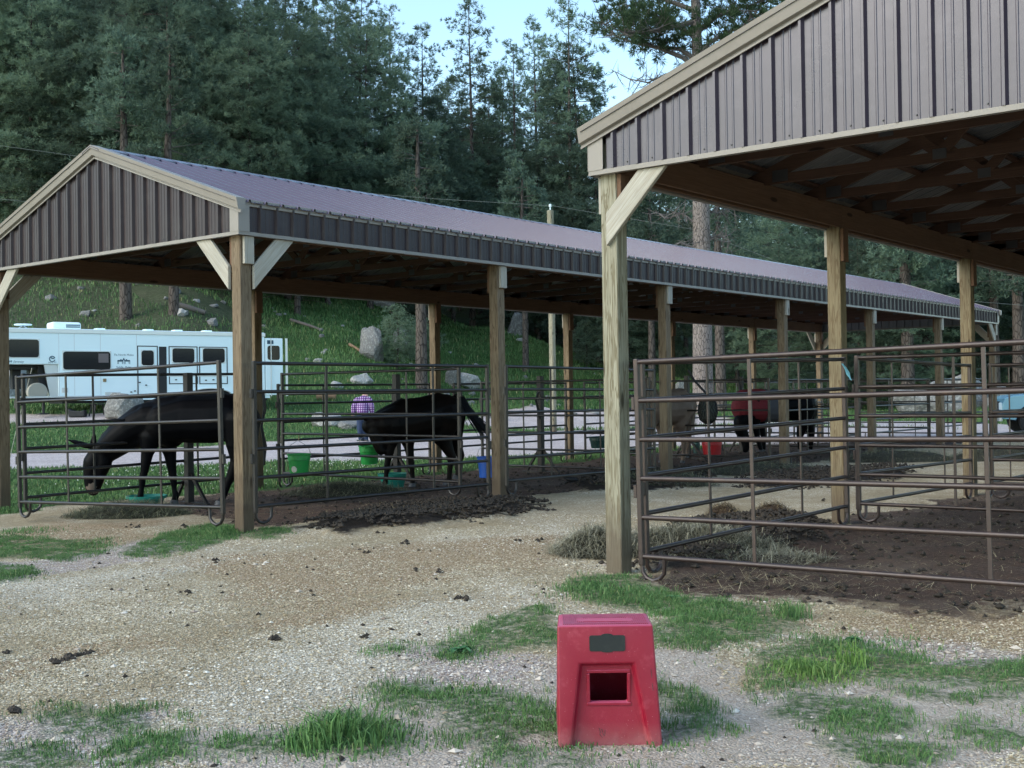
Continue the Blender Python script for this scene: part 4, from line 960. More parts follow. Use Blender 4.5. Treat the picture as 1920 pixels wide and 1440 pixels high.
# dark brown horse in the second pen
D = 18.7; g = atD(780, 912, D); g.z = 0; root = empty('horse', g); tag(root, 'dark brown horse swishing its tail in the second pen, head down by a green bucket', 'horse'); r = Rig(D, g)
CHN = [r.ch((748, 795, -.25, 34), (775, 790, -.08, 38), (805, 784, .05, 40), (832, 776, .16, 38)), r.ch((756, 790, -.1, 36), (790, 786, .1, 38), (826, 776, .28, 34)),
       r.ch((752, 762, -.15, 14), (790, 760, 0, 16), (820, 752, .15, 16), (846, 758, .25, 15)),
       r.ch((748, 790, -.25, 32), (728, 795, -.32, 27), (712, 796, -.36, 21), (700, 798, -.38, 16)), r.ch((748, 765, -.2, 14), (722, 778, -.28, 12), (696, 788, -.36, 9)), r.ch((744, 810, -.28, 22), (722, 812, -.34, 14)),
       r.ch((702, 796, -.4, 12), (708, 808, -.42, 14), (713, 825, -.44, 11), (718, 840, -.45, 9), (720, 843, -.45, 8.5)), r.ch((712, 800, -.4, 11), (716, 812, -.42, 10), (718, 830, -.44, 8)),
       r.ch((742, 812, -.35, 18), (737, 835, -.38, 9.5), (732, 862, -.40, 6.2), (731, 869, -.40, 6.2), (729, 888, -.40, 4.4), (728, 899, -.40, 5.2), (725, 906, -.40, 5.5)),
       r.ch((764, 815, -.12, 18), (768, 838, -.12, 9.5), (772, 864, -.12, 6.2), (773, 871, -.12, 6.2), (775, 890, -.12, 4.4), (775, 900, -.12, 5.2), (774, 907, -.12, 5.5)),
       r.ch((834, 785, .05, 32), (828, 815, .02, 21), (838, 838, .0, 12), (847, 856, .0, 8), (845, 864, .0, 6.5), (843, 888, .0, 5), (842, 899, .0, 5.5), (838, 906, .0, 6)),
       r.ch((845, 782, .3, 28), (848, 815, .34, 19), (854, 838, .36, 11), (862, 856, .36, 8), (860, 866, .36, 6), (857, 885, .36, 4.6), (855, 896, .36, 5.2))]
skin('body', CHN, MT['brownblk'], root)
for x, dd, y in ((725, -.40, 910), (774, -.12, 911), (837, 0, 909), (853, .36, 900)):
    b = MB(); c = r.p(x, y, dd); b.tube([c + Vector((0, 0, .055)), c + Vector((0, 0, -.005))], [.045, .062], 12); b.build('hoof', MT['hoof'], root, smooth=True)
b = MB(); ear(b, r.p(694, 790, -.42), r.p(685, 774, -.46), .026); b.build('ear', MT['brownblk'], root, smooth=True)
b = MB(); ear(b, r.p(702, 788, -.34), r.p(703, 773, -.34), .026); b.build('ear', MT['brownblk'], root, smooth=True)
strands('tail', [r.p(852, 742, .3), r.p(864, 748, .3), r.p(874, 766, .3), r.p(888, 788, .3), r.p(900, 802, .3), r.p(908, 812, .3)], 190, .06, .008, MT['hair'], root, 3)
strands('mane', [r.p(756, 748, -.18), r.p(730, 764, -.26), r.p(708, 780, -.34), r.p(694, 792, -.4)], 70, .03, .008, MT['hair'], root, 4)

# tan horse behind the third front post
D = 24.0; g = atD(1260, 868, D); g.z = 0; root = empty('horse', g); tag(root, 'tan horse with white blaze and flaxen tail, half hidden by the third front post', 'horse'); r = Rig(D, g)
CHN = [r.ch((1222, 768, -.4, 24), (1245, 768, -.1, 28), (1270, 766, .2, 29), (1286, 762, .4, 27)), r.ch((1240, 745, -.1, 13), (1280, 742, .3, 15)),
       r.ch((1222, 762, -.4, 21), (1210, 742, -.5, 16), (1203, 722, -.55, 11)), r.ch((1203, 718, -.6, 8), (1196, 728, -.68, 9), (1190, 742, -.78, 7), (1187, 754, -.85, 6)),
       r.ch((1218, 785, -.45, 14), (1214, 805, -.45, 7), (1213, 828, -.45, 4.8), (1213, 858, -.45, 3.8), (1212, 864, -.45, 4)), r.ch((1232, 785, -.2, 14), (1236, 805, -.2, 7), (1237, 830, -.2, 4.8), (1237, 862, -.2, 3.8)),
       r.ch((1280, 770, .2, 24), (1276, 796, .1, 14), (1280, 814, .1, 8), (1284, 828, .1, 6), (1283, 850, .1, 4), (1282, 862, .1, 4.5)), r.ch((1290, 768, .5, 22), (1292, 796, .5, 12), (1297, 815, .5, 7), (1299, 828, .5, 5.5), (1296, 846, .5, 4), (1295, 856, .5, 4.2))]
skin('body', CHN, MT['tan'], root)
strands('tail', [r.p(1294, 742, .5), r.p(1302, 750, .5), r.p(1305, 772, .5), r.p(1302, 800, .5), r.p(1300, 815, .5)], 80, .07, .008, MT['tanhair'], root, 5)
b = MB(); b.tube([r.p(1194, 722, -.77), r.p(1187, 738, -.87), r.p(1183, 752, -.93)], [.020, .030, .018], 8); b.build('blaze', MT['rock2'], root, smooth=True)
strands('mane', [r.p(1205, 712, -.5), r.p(1216, 722, -.46), r.p(1226, 736, -.38), r.p(1236, 742, -.3)], 50, .035, .008, MT['tanhair'], root, 6)
b = MB(); ear(b, r.p(1201, 714, -.6), r.p(1199, 704, -.62), .024); b.build('ear', MT['tan'], root, smooth=True)
b = MB(); ear(b, r.p(1206, 714, -.5), r.p(1207, 704, -.5), .024); b.build('ear', MT['tan'], root, smooth=True)
for x, y, dd in ((1212, 867, -.45), (1237, 866, -.2), (1281, 868, .1), (1294, 860, .5)):
    b = MB(); c = r.p(x, y, dd); b.tube([c + Vector((0, 0, .05)), c], [.04, .055], 10); b.build('hoof', MT['hoof'], root, smooth=True)

# black horse in a red blanket
D = 27.0; g = atD(1460, 848, D); g.z = 0; root = empty('horse', g); tag(root, 'black horse in a red and grey blanket, head lowered behind the fourth front post', 'horse'); r = Rig(D, g)
CHN = [r.ch((1410, 762, -.1, 24), (1440, 764, 0, 25), (1480, 763, .05, 26), (1508, 760, .1, 25)), r.ch((1405, 752, -.1, 18), (1500, 750, .05, 18)),
       r.ch((1405, 770, -.12, 20), (1388, 790, -.2, 16), (1385, 806, -.25, 12), (1392, 820, -.28, 9)), r.ch((1390, 818, -.28, 9), (1394, 830, -.3, 8.5), (1393, 842, -.32, 6)),
       r.ch((1412, 780, -.12, 14), (1415, 800, -.15, 7), (1418, 822, -.15, 5), (1424, 842, -.15, 4)), r.ch((1425, 780, .12, 14), (1430, 800, .12, 7), (1434, 822, .12, 5), (1434, 842, .12, 4)),
       r.ch((1508, 770, .05, 22), (1506, 795, 0, 12), (1500, 815, 0, 7), (1500, 842, 0, 4)), r.ch((1512, 770, .2, 22), (1520, 795, .2, 12), (1525, 815, .2, 7), (1524, 842, .2, 4))]
skin('body', CHN, MT['black'], root)
def shellmat(): 
    return skin
MT['redcloth'] = paint('red_blanket_cloth', (.15, .010, .018), .8, 0, .25, 6, bmp=.2); MT['greycloth'] = paint('grey_blanket_cloth', (.06, .065, .08), .85, 0, .3, 6)
skin('red_blanket', [r.ch((1396, 764, -.1, 27), (1425, 764, -.02, 28)), r.ch((1392, 748, -.1, 18), (1425, 748, -.02, 20))], MT['redcloth'], root, .02)
skin('grey_blanket', [r.ch((1436, 765, 0, 27), (1458, 765, .03, 27.5)), r.ch((1436, 748, 0, 19), (1458, 748, .03, 19))], MT['greycloth'], root, .02)
strands('tail', [r.p(1522, 738, .2), r.p(1532, 750, .2), r.p(1532, 780, .2), r.p(1530, 812, .2)], 70, .05, .009, MT['hair'], root, 7)
for x, y, dd in ((1424, 846, -.15), (1433, 846, .12), (1500, 846, 0), (1523, 846, .2)):
    b = MB(); c = r.p(x, y, dd); b.tube([c + Vector((0, 0, .05)), c], [.04, .055], 10); b.build('hoof', MT['hoof'], root, smooth=True)
b = MB(); ear(b, r.p(1383, 810, -.3), r.p(1374, 802, -.34), .024); b.build('ear', MT['black'], root, smooth=True)
b = MB(); ear(b, r.p(1390, 809, -.2), r.p(1388, 799, -.2), .024); b.build('ear', MT['black'], root, smooth=True)

# person in a plaid shirt bending forward on the lawn
D = 37.; g = atD(680, 830, D); g.z = gz(g.x, g.y); root = empty('person', g); tag(root, 'person in purple plaid shirt and jeans bending forward on the lawn', 'person'); r = Rig(D, g)
MT['skin'] = paint('skin', (.42, .25, .18), .6); MT['jeans'] = paint('blue_denim', (.018, .035, .080), .85, 0, .25, 8)
m, t, p = nodemat('purple_plaid_cloth', .85); v = mapped(t, 'Object', (1, 1, 1), False); v.node.inputs['Rotation'].default_value = (0, 0, CY)
wv = []
for d_ in ('X', 'Z'):
    n = N(t, 'TexWave'); n.bands_direction = d_; n.inputs['Scale'].default_value = 4.6; t.links.new(v, n.inputs['Vector']); wv.append(ramp(t, n.outputs['Fac'], [(.42, (0,)), (.58, (1,))]))
c = mixc(t, wv[0], (.42, .35, .46), (.12, .035, .18)); c = mixc(t, wv[1], c, mixc(t, wv[0], (.17, .06, .24), (.055, .012, .09))); t.links.new(c, p.inputs['Base Color']); MT['plaid'] = m
skin('body', [r.ch((684, 745, .42, 4), (681, 742, .5, 6), (681, 747, .55, 5)), r.ch((661, 777, .1, 3), (661, 781, .12, 3)), r.ch((697, 776, .1, 3), (698, 780, .12, 3))], MT['skin'], root, .014, 4)
skin('shirt', [r.ch((680, 774, 0, 11), (680, 764, .1, 12), (680, 753, .28, 12), (680, 748, .4, 7)), r.ch((672, 752, .25, 8), (688, 752, .25, 8)), r.ch((668, 752, .2, 7), (663, 763, .1, 5.5), (662, 776, .1, 4.2)), r.ch((691, 752, .2, 7), (696, 763, .1, 5.5), (697, 774, .1, 4.2))], MT['plaid'], root, .018, 4)
skin('jeans', [r.ch((680, 776, 0, 10), (681, 782, 0, 11)), r.ch((676, 782, 0, 8), (675, 803, 0, 6), (676, 824, .02, 4.2)), r.ch((686, 782, 0, 8), (686, 803, .04, 6), (686, 826, .06, 4.2))], MT['jeans'], root, .018, 4)
skin('hair', [r.ch((681, 739, .50, 5.5), (681, 742, .56, 6))], paint('brown_hair', (.06, .035, .02), .8), root, .014, 3)
for x in (675, 685):
    b = MB(); c = r.p(x, 828, .02); b.box(c + Vector((-.05, -.12, -.02)), c + Vector((.05, .12, .06))); b.build('shoe', MT['screw'], root, bevel=.02)

# ------------------------------------------------------------------ white gooseneck horse trailer
MT['white'] = paint('white_trailer_paint', (.80, .92, .95), .38, 0, .03, .8, spec=.5); MT['alu'] = paint('bright_aluminium', (.62, .64, .66), .32, .75, .08, 4)
MT['glass'] = paint('dark_window_glass', (.006, .008, .012), .12, 0, .3, 1.5, spec=.35); MT['rubber'] = paint('black_rubber', (.02, .02, .02), .8); MT['blackp'] = paint('black_paint', (.012, .012, .014), .6)
MT['ink'] = paint('dark_blue_lettering', (.03, .08, .12), .6); MT['redref'] = paint('red_reflector', (.45, .02, .03), .4); MT['tancover'] = paint('tan_wheel_cover', (.34, .32, .27), .7)
P0 = atD(5, 700, 43.); P1 = atD(530, 700, 49.5); TD = (P1 - P0); TD.z = 0; TLn = TD.length; TD.normalize(); TN = Vector((-TD.y, TD.x, 0))
if TN.dot(FH) < 0: TN = -TN
TZ = .98
trl = empty('horse_trailer', (P0.x, P0.y, TZ), math.atan2(TD.y, TD.x)); sg = 1 if (Matrix.Rotation(trl.rotation_euler.z, 3, 'Z') @ Vector((0, 1, 0))).dot(TN) > 0 else -1
tag(trl, 'long white gooseneck horse trailer with living quarters parked beyond the first pen', 'horse trailer')
def tu(x, y):      # pixel -> (u, z) on the trailer side
    d = ray(x, y); k = (P0 - O).dot(TN) / d.dot(TN); q = O + d * k; return (q - P0).dot(TD), q.z - TZ
def tbox(name, x0, y0, x1, y1, mat, t0=-.02, t1=0., par=None, bev=.0, seg=1, zz=None):
    u0, za = tu(x0, y0); u1, zb = tu(x1, y0); z0 = (za + zb) / 2; z1 = (tu(x0, y1)[1] + tu(x1, y1)[1]) / 2
    if zz: z0, z1 = zz
    b = MB(); lo = (min(u0, u1), min(sg * t0, sg * t1), min(z0, z1)); hi = (max(u0, u1), max(sg * t0, sg * t1), max(z0, z1)); b.box(lo, hi); return b.build(name, mat, par or trl, bevel=bev, seg=seg)
zt = tu(5, 614)[1]; zb = tu(110, 746)[1]; zn = tu(10, 683)[1]; u1 = tu(497, 700)[0]; un = tu(110, 700)[0]; W_ = 2.35
b = MB(); b.prism([(0.02, zn + .1), (.1, zn), (un, zn), (un, zb), (u1, zb), (u1, zt), (.12, zt), (0.02, zt - .12)], lambda a, z, t: (a, sg * t, z), 0, W_); b.build('body', MT['white'], trl, bevel=.03, seg=2)
tbox('roof_rail', 6, 616, 497, 624, MT['alu'], -.03, .0, zz=(zt - .17, zt - .02), bev=.01)
tbox('roof_rail', 6, 616, 497, 624, MT['alu'], -.025, .0, zz=(zb + .0, zb + .07), bev=.01)
tbox('lower_skirt', 112, 0, 497, 0, MT['white'], .02, .06, zz=(zb - .12, zb - .001))
tbox('chassis', 112, 0, 497, 0, MT['blackp'], .3, W_ - .3, zz=(zb - .22, zb - .125))
for x in (139, 188, 256, 441, 110): tbox('panel_seam', x - .4, 630, x + .4, 740, MT['alu'], -.004, 0, zz=(zb + .08, zt - .18))
def win(x0, y0, x1, y1, fr=True):
    f = tbox('window', x0 - 1.2, y0 - 1.2, x1 + 1.2, y1 + 1.2, MT['alu'], -.018, .0, bev=.004) if fr else trl
    u0, a = tu(x0, y0); u1_, b_ = tu(x1, y1); r_ = .10; pl = []
    for cx, cz, s0 in ((u1_ - r_, a - r_, 0), (u0 + r_, a - r_, 90), (u0 + r_, b_ + r_, 180), (u1_ - r_, b_ + r_, 270)):
        for k in range(5): an = R(s0 + 22.5 * k); pl.append((cx + r_ * math.cos(an), cz + r_ * math.sin(an)))
    b = MB(); b.prism(pl, lambda q, z, t: (q, -sg * t, z), .002, .032); b.build('pane', MT['glass'], f)
    return f
f = win(15, 636, 73, 670); f2 = win(118, 659, 207, 693)
u0, z0 = tu(184, 663); u1_, z1 = tu(203, 680)
b = MB(); b.box((u0, min(-sg * .033, -sg * .037), z1), (u1_, max(-sg * .033, -sg * .037), z0)); b.build('blind', paint('window_blind', (.16, .13, .13), .8), f2)
def doorframe(x0, y0, x1, y1, name='stall_door'):
    u0, a = tu(x0, y0); u1_, b_ = tu(x1, y1); b = MB(); w_ = .035
    for lo, hi in (((u0, b_), (u0 + w_, a)), ((u1_ - w_, b_), (u1_, a)), ((u0 + w_, a - w_), (u1_ - w_, a)), ((u0 + w_, b_), (u1_ - w_, b_ + w_))):
        b.box((lo[0], min(-sg * .012, 0), lo[1]), (hi[0], max(-sg * .012, 0), hi[1]))
    return b.build(name, MT['blackp'], trl)
doorframe(316, 649, 371, 720); doorframe(373, 650, 427, 720); win(323, 653, 364, 680); win(380, 653, 421, 680)
doorframe(257, 648, 297, 762, 'tack_door'); win(265, 657, 288, 685)
tbox('open_doorway', 298, 650, 312, 752, MT['blackp'], -.008, .0)
for x in (340, 410, 347, 400): pass
for x, y in ((330, 712), (350, 711), (386, 713), (400, 712), (274, 722), (262, 717), (246, 735), (253, 733)): tbox('latch', x - 1.6, y - 1, x + 1.6, y + 1, MT['blackp'], -.03, 0)
tbox('stripe', 316, 704, 427, 706, MT['alu'], -.013, -.001)
for x in (215, 226, 237, 130, 150): tbox('reflective_strip', x, 748, x + 8, 752, MT['redref'], .0, .018, zz=(zb - .10, zb - .03))
tbox('hatch', 116, 727, 127, 736, MT['alu'], -.02, 0, bev=.004); tbox('hatch', 197, 735, 226, 745, MT['alu'], -.012, 0, bev=.004); tbox('outlet', 193, 710, 199, 716, paint('brass_outlet', (.25, .17, .08), .5), -.04, 0, bev=.01)
# rear end with raised framed window
zr_ = tu(500, 634)[1]
tbox('rear_door', 497.5, 640, 529.5, 745, MT['white'], -.02, .12, zz=(zb, zr_), bev=.01); 
for x0, x1 in ((498, 499.5), (525.5, 529.5)): tbox('rear_post', x0, 0, x1, 0, MT['alu'], -.05, -.021, zz=(zb - .05, zr_))
win(501, 648, 524, 675); tbox('sign_plate', 500.5, 638, 512, 645, MT['ink'], -.03, -.021)
# roof gear
def roofbox(name, x0, y0, x1, y1, w0, w1, mat, bev): 
    u0, a = tu(x0, y0); u1_, _ = tu(x1, y0); b = MB(); b.box((u0, min(sg * w0, sg * w1), zt), (u1_, max(sg * w0, sg * w1), a)); return b.build(name, mat, trl, bevel=bev, seg=3)
ac = roofbox('air_conditioner', 107, 601, 163, 616, .7, 1.5, MT['white'], .09)
u0, a = tu(134, 606); u1_, c_ = tu(161, 613); b = MB()
for k in range(14):
    for j in range(2): q = u0 + (u1_ - u0) * k / 14; h = c_ + (a - c_) * j * .55; b.box((q, min(sg * .69, sg * .702), h), (q + (u1_ - u0) / 22, max(sg * .69, sg * .702), h + (a - c_) * .42))
b.build('grille', MT['ink'], ac)
u0, a = tu(41, 603); u1_, _ = tu(74, 603); b = MB(); b.lathe([(0, .02), (.3, .02), (.33, 0), (.3, -.03), (0, -.03)], 20, c=((u0 + u1_) / 2, sg * 1.1, a - .04)); cx = (u0 + u1_) / 2
dish = b.build('dish', MT['white'], trl, smooth=True); b = MB(); b.tube([(cx - .25, sg * 1.0, zt), (cx, sg * 1.1, a - .07)], .018, 6); b.build('strut', MT['alu'], dish); b = MB(); b.tube([(cx + .25, sg * 1.2, zt), (cx, sg * 1.1, a - .075)], .018, 6); b.build('strut', MT['alu'], dish)
for x in (200, 292, 347, 403): roofbox('roof_vent', x - 6, 622 if x > 200 else 619, x + 6, 0, .8, 1.2, MT['white'], .015) if 0 else None
for x in (200, 292, 347, 403):
    u0 = tu(x, 620)[0]; b = MB(); b.box((u0 - .17, min(sg * .7, sg * 1.1), zt), (u0 + .17, max(sg * .7, sg * 1.1), zt + .09)); b.build('roof_vent', MT['white'], trl, bevel=.02)
# gooseneck
u0 = tu(76, 0)[0]
b = MB(); b.prism([(u0, zn - .002), (un - .002, zn - .002), (un - .002, zb), (un - .28, zb)], lambda a, z, t: (a, sg * t, z), .12, .20); b.build('neck_plate', MT['alu'], trl)
b = MB(); b.prism([(u0, zn - .002), (un - .002, zn - .002), (un - .002, zb), (un - .28, zb)], lambda a, z, t: (a, sg * t, z), W_ - .20, W_ - .12); b.build('neck_plate', MT['alu'], trl)
b = MB(); b.box((.0, min(sg * .5, sg * (W_ - .5)), zn - .17), (u0 + .2, max(sg * .5, sg * (W_ - .5)), zn - .005)); b.build('neck_beam', MT['blackp'], trl)
b = MB(); b.box((u0 - .15, min(sg * .35, sg * (W_ - .35)), zb + .25), (un - .02, max(sg * .35, sg * (W_ - .35)), zn - .01)); b.build('neck_box', MT['blackp'], trl)
b = MB(); b.box((u0 - .9, min(sg * 1.0, sg * 1.4), zn - .9), (u0 - .6, max(sg * 1.0, sg * 1.4), zn - .17)); b.build('coupler', MT['blackp'], trl)
ql = tu(88, 722); b = MB(); b.tube([(tu(63, 0)[0], sg * .02, tu(63, 736)[1]), (tu(63, 0)[0], sg * .26, tu(63, 736)[1])], .36, 28); b.build('spare_wheel', MT['tancover'], trl, bevel=.03, seg=2)
for x in (78,): 
    b = MB(); q = tu(x, 0)[0]; b.tube([(q, sg * .4, zn - .1), (q, sg * .4, .02)], .05, 10); b.box((q - .15, min(sg * .25, sg * .55), -.02), (q + .15, max(sg * .25, sg * .55), .03)); b.build('jack_leg', MT['blackp'], trl)
for x in (365, 402):
    q = tu(x, 0)[0]
    for w_ in (.06, W_ - .36):
        b = MB(); b.tube([(q, sg * w_, .37), (q, sg * (w_ + .3), .37)], .37, 26); ty = b.build('wheel', MT['rubber'], trl, smooth=True, bevel=.04, seg=2)
        if w_ < 1: b = MB(); b.tube([(q, sg * (w_ - .012), .37), (q, sg * (w_ + .02), .37)], .21, 18); b.build('rim', MT['alu'], ty)
u0, u1_ = tu(342, 0)[0], tu(424, 0)[0]
b = MB(); n = 16; pts = [(u0 + (u1_ - u0) * k / n, zb + .02 + .28 * math.sin(math.pi * k / n) ** .45) for k in range(n + 1)]
for k in range(n): b.bar((pts[k][0], -sg * .05, pts[k][1]), (pts[k + 1][0], -sg * .05, pts[k + 1][1]), .14, .03)
b.build('fender', MT['alu'], trl)
b = MB(); 
for k in range(n): b.add([(pts[k][0], -sg * .006, zb - .1), (pts[k + 1][0], -sg * .006, zb - .1), (pts[k + 1][0], -sg * .006, pts[k + 1][1] - .02), (pts[k][0], -sg * .006, pts[k][1] - .02)], [(0, 1, 2, 3)])
b.build('wheel_well', MT['blackp'], trl)
def text(name, body, x0, y0, x1, mat, parent, fontsc=1., shear=0., z_off=.004):
    cu = bpy.data.curves.new(name, 'FONT'); cu.body = body; cu.extrude = .003; cu.shear = shear; cu.resolution_u = 3; tmp = bpy.data.objects.new(name, cu); COL.objects.link(tmp)
    dg = bpy.context.evaluated_depsgraph_get(); me = bpy.data.meshes.new_from_object(tmp.evaluated_get(dg)); bpy.data.objects.remove(tmp)
    o = bpy.data.objects.new(name, me); me.materials.clear(); me.materials.append(mat); COL.objects.link(o); o.parent = parent
    xs = [v.co.x for v in me.vertices]; ww = max(xs) - min(xs); a, z = tu(x0, y0); b_, _ = tu(x1, y0); k = (b_ - a) / ww
    o.matrix_local = Matrix.Translation((a, -sg * z_off, z)) @ Matrix.Rotation(R(90), 4, 'X') @ Matrix.Diagonal((k, k * fontsc, k, 1)); return o
text('lettering', 'Fla North Mules', 214, 667, 250, MT['ink'], trl); text('lettering', 'Saddle  Mules', 218, 690, 246, MT['ink'], trl)
text('lettering', '888', 14, 679.5, 22.5, MT['ink'], trl); text('lettering', 'Serenity', 24, 680, 45, MT['ink'], trl, shear=.4); text('lettering', 'Sierra TT', 90, 681, 106, MT['ink'], trl, shear=.3)
def ring(x, y, r_, name='emblem'):
    q, z = tu(x, y); b = MB(); b.tube([(q + r_ * math.cos(R(a)), -sg * .004, z + r_ * math.sin(R(a))) for a in range(20, 341, 16)], .018, 5); b.tube([(q - r_ * .7, -sg * .004, z + r_ * .75), (q - r_ * .1, -sg * .004, z + .02), (q + r_ * .6, -sg * .004, z + r_ * .2)], .02, 5); return b.build(name, MT['ink'], trl)
ring(98, 673, .10)
def muleico(x, y, s_, k):     # pair of pack mules facing each other
    q, z = tu(x, y); b = MB(); P_ = lambda a, c: (q + a * s_ * k, -sg * .004, z + c * k)
    for pl in ([(-1.0, .05), (-.9, .5), (.5, .45), (.7, .6), (1.0, 1.0), (1.1, 1.0), (1.3, .7), (1.15, .6), (.95, .55), (.75, .1), (.2, .0), (-.6, .02)], [(-.95, .1), (-.85, .1), (-.85, -.75), (-.95, -.75)], [(-.65, .1), (-.52, .1), (-.6, -.75), (-.7, -.75)], [(.45, .1), (.57, .1), (.6, -.75), (.5, -.75)], [(.7, .15), (.8, .15), (.8, -.75), (.7, -.75)], [(1.05, 1.0), (1.1, 1.0), (1.12, 1.35)], [(-.1, .48), (.35, .48), (.3, .75), (-.05, .75)]):
        b.prism(pl, lambda a, c, t: (P_(a, c)[0], -sg * (.002 + t), P_(a, c)[2]), 0, .004)
    b.build('emblem', MT['ink'], trl)
muleico(226, 678, 1, .125); muleico(238, 678, -1, .125)
# clutter under and by the trailer
def simple(name, lab, cat, loc, fn, group=None):
    rt = empty(name, loc); fn(rt); tag(rt, lab, cat, group); return rt
MT['utilbox'] = paint('pale_blue_metal', (.42, .55, .62), .45)
q = atD(686, 775, 47); q.z = gz(q.x, q.y)
def f_(rt): b = MB(); b.box((-.17, -.12, .0), (.17, .12, .95)); b.build('cabinet', MT['utilbox'], rt, bevel=.01); b = MB(); b.box((-.19, -.14, .955), (.19, .14, .985)); b.build('lid', MT['utilbox'], rt, bevel=.006); b = MB(); b.tube([(.17, 0, .6), (.34, 0, .6)], .02, 8); b.build('tap', MT['alu'], rt)
simple('utility_cabinet', 'pale blue utility cabinet standing on the lawn behind the person', 'utility box', q, f_).rotation_euler.z = -CY

def onground(x, y, D): q = atD(x, y, D); q.z = gz(q.x, q.y); return q
def f_(rt): b = MB(); b.box((-.16, -.14, 0), (.16, .14, .30)); b.build('body', MT['redref'], rt, bevel=.02); b = MB(); b.box((-.17, -.15, .305), (.17, .15, .37)); b.build('lid', MT['white'], rt, bevel=.015)
simple('cooler', 'small red cooler with white lid under the trailer behind the mule neck', 'cooler', onground(223, 768, 44.8), f_)
def f_(rt):
    b = MB(); b.box((-.3, -.18, .42), (.3, .18, .46)); b.build('top', MT['blackp'], rt, bevel=.01)
    for sx_ in (-1, 1):
        for sy_ in (-1, 1): b = MB(); b.bar((sx_ * .24, sy_ * .13, .42), (sx_ * .32, sy_ * .17, -.02), .04, .04); b.build('leg', MT['blackp'], rt)
simple('step_stool', 'black folding step standing under the trailer', 'step stool', onground(186, 770, 44.6), f_)
def f_(rt): b = MB(); b.prism([(-.30, 0), (.30, 0), (.30, .26), (.12, .22), (-.15, .24), (-.34, .33)], lambda a, z, t: (a, t, z), -.15, .15); b.build('bag', MT['blackp'], rt, bevel=.04, seg=2)
simple('duffel_bag', 'slumped black bag on the ground under the trailer', 'bag', onground(146, 770, 44.3), f_).rotation_euler.z = -CY
# ------------------------------------------------------------------ pale blue truck at the right edge
q = atD(1880, 832, 35.5); q.z = 0.0; trk = empty('pickup_truck', q, -R(62)); tag(trk, 'pale blue pickup truck with alloy wheels cut by the right frame edge', 'truck')
MT['bluep'] = paint('pale_blue_car_paint', (.22, .46, .60), .22, .25, .04, 1., spec=1.)
L_ = 5.4; prof = [(0.0, .50), (.02, .95), (.10, 1.12), (.35, 1.19), (1.35, 1.27), (1.75, 1.62), (2.05, 1.80), (3.2, 1.80), (3.45, 1.62), (3.55, 1.28), (5.35, 1.25), (5.4, .6)]
wc = (.92, 4.30)
low = []
for c in reversed(wc):
    low += [(c + .52, .45)] + [(c + .50 * math.cos(R(a)), .45 + .50 * math.sin(R(a))) for a in range(15, 180, 15)] + [(c - .52, .45)]
pf = prof + low; b = MB(); b.prism(pf, lambda a, z, t: (a, t, z), 0, 1.9); b.build('body', MT['bluep'], trk, bevel=.02)
for c in wc:
    for y in (.03, 1.65):
        b = MB(); b.tube([(c, y, .42), (c, y + .22, .42)], .42, 30); ty = b.build('wheel', MT['rubber'], trk, smooth=True, bevel=.04, seg=2)
        if y < 1:
            b = MB(); yy = y - .012; n = 40; vs = [(c, yy - .03, .42)]; 
            b.tube([(c, yy, .42), (c, yy + .02, .42)], .275, 30); rim = b.build('rim', MT['alu'], ty)
            for k in range(8):
                a = R(45 * k + 10); b = MB(); b.tube([(c + .19 * math.cos(a), yy - .004, .42 + .19 * math.sin(a)), (c + .19 * math.cos(a), yy + .004, .42 + .19 * math.sin(a))], .036, 10); b.build('rim_hole', MT['blackp'], rim)
b = MB(); b.prism([(1.50, 1.30), (1.84, 1.62), (2.10, 1.73), (2.55, 1.73), (2.55, 1.30)], lambda a, z, t: (a, t, z), -.004, .012); b.build('window', MT['glass'], trk)
b = MB(); b.prism([(2.63, 1.30), (2.63, 1.73), (3.15, 1.73), (3.38, 1.58), (3.42, 1.30)], lambda a, z, t: (a, t, z), -.004, .012); b.build('window', MT['glass'], trk)
b = MB(); b.add([(1.36, .12, 1.285), (1.36, 1.78, 1.285), (1.95, 1.70, 1.77), (1.95, .20, 1.77)], [(0, 1, 2, 3)]); b.build('windscreen', MT['glass'], trk)
b = MB(); b.box((1.55, -.2, 1.30), (1.68, -.02, 1.46)); b.build('mirror', MT['blackp'], trk, bevel=.02)
b = MB(); b.box((-.06, .05, .42), (.03, 1.85, .66)); b.build('bumper', MT['alu'], trk, bevel=.02)
b = MB(); b.box((-.012, .45, .74), (.03, 1.45, 1.02)); b.build('grille', MT['blackp'], trk)
for y in (.08, 1.5): b = MB(); b.box((-.015, y, .76), (.03, y + .32, .98)); b.build('headlight', MT['white'], trk, bevel=.02)

# ------------------------------------------------------------------ red mounting block
m, t, p = nodemat('red_moulded_plastic', .42, 0, .5); v = mapped(t, 'Object', (1, 1, 1), False)
c = mixc(t, noise(t, v, 5, 5), (.225, .003, .018), (.285, .007, .029)); c = mixc(t, ramp(t, noise(t, v, 14, 6, .7), [(.52, (0,)), (.75, (.5,))]), c, (.42, .07, .10))
vo = N(t, 'TexVoronoi'); vo.inputs['Scale'].default_value = 55; t.links.new(v, vo.inputs['Vector']); c = mixc(t, ramp(t, vo.outputs['Distance'], [(.05, (.6,)), (.08, (0,))]), c, (.55, .30, .31))
sx = N(t, 'SeparateXYZ'); t.links.new(v, sx.inputs[0]); dz = N(t, 'MapRange'); dz.inputs[1].default_value = .0; dz.inputs[2].default_value = .11; dz.inputs[3].default_value = .75; dz.inputs[4].default_value = 0; t.links.new(sx.outputs['Z'], dz.inputs[0])
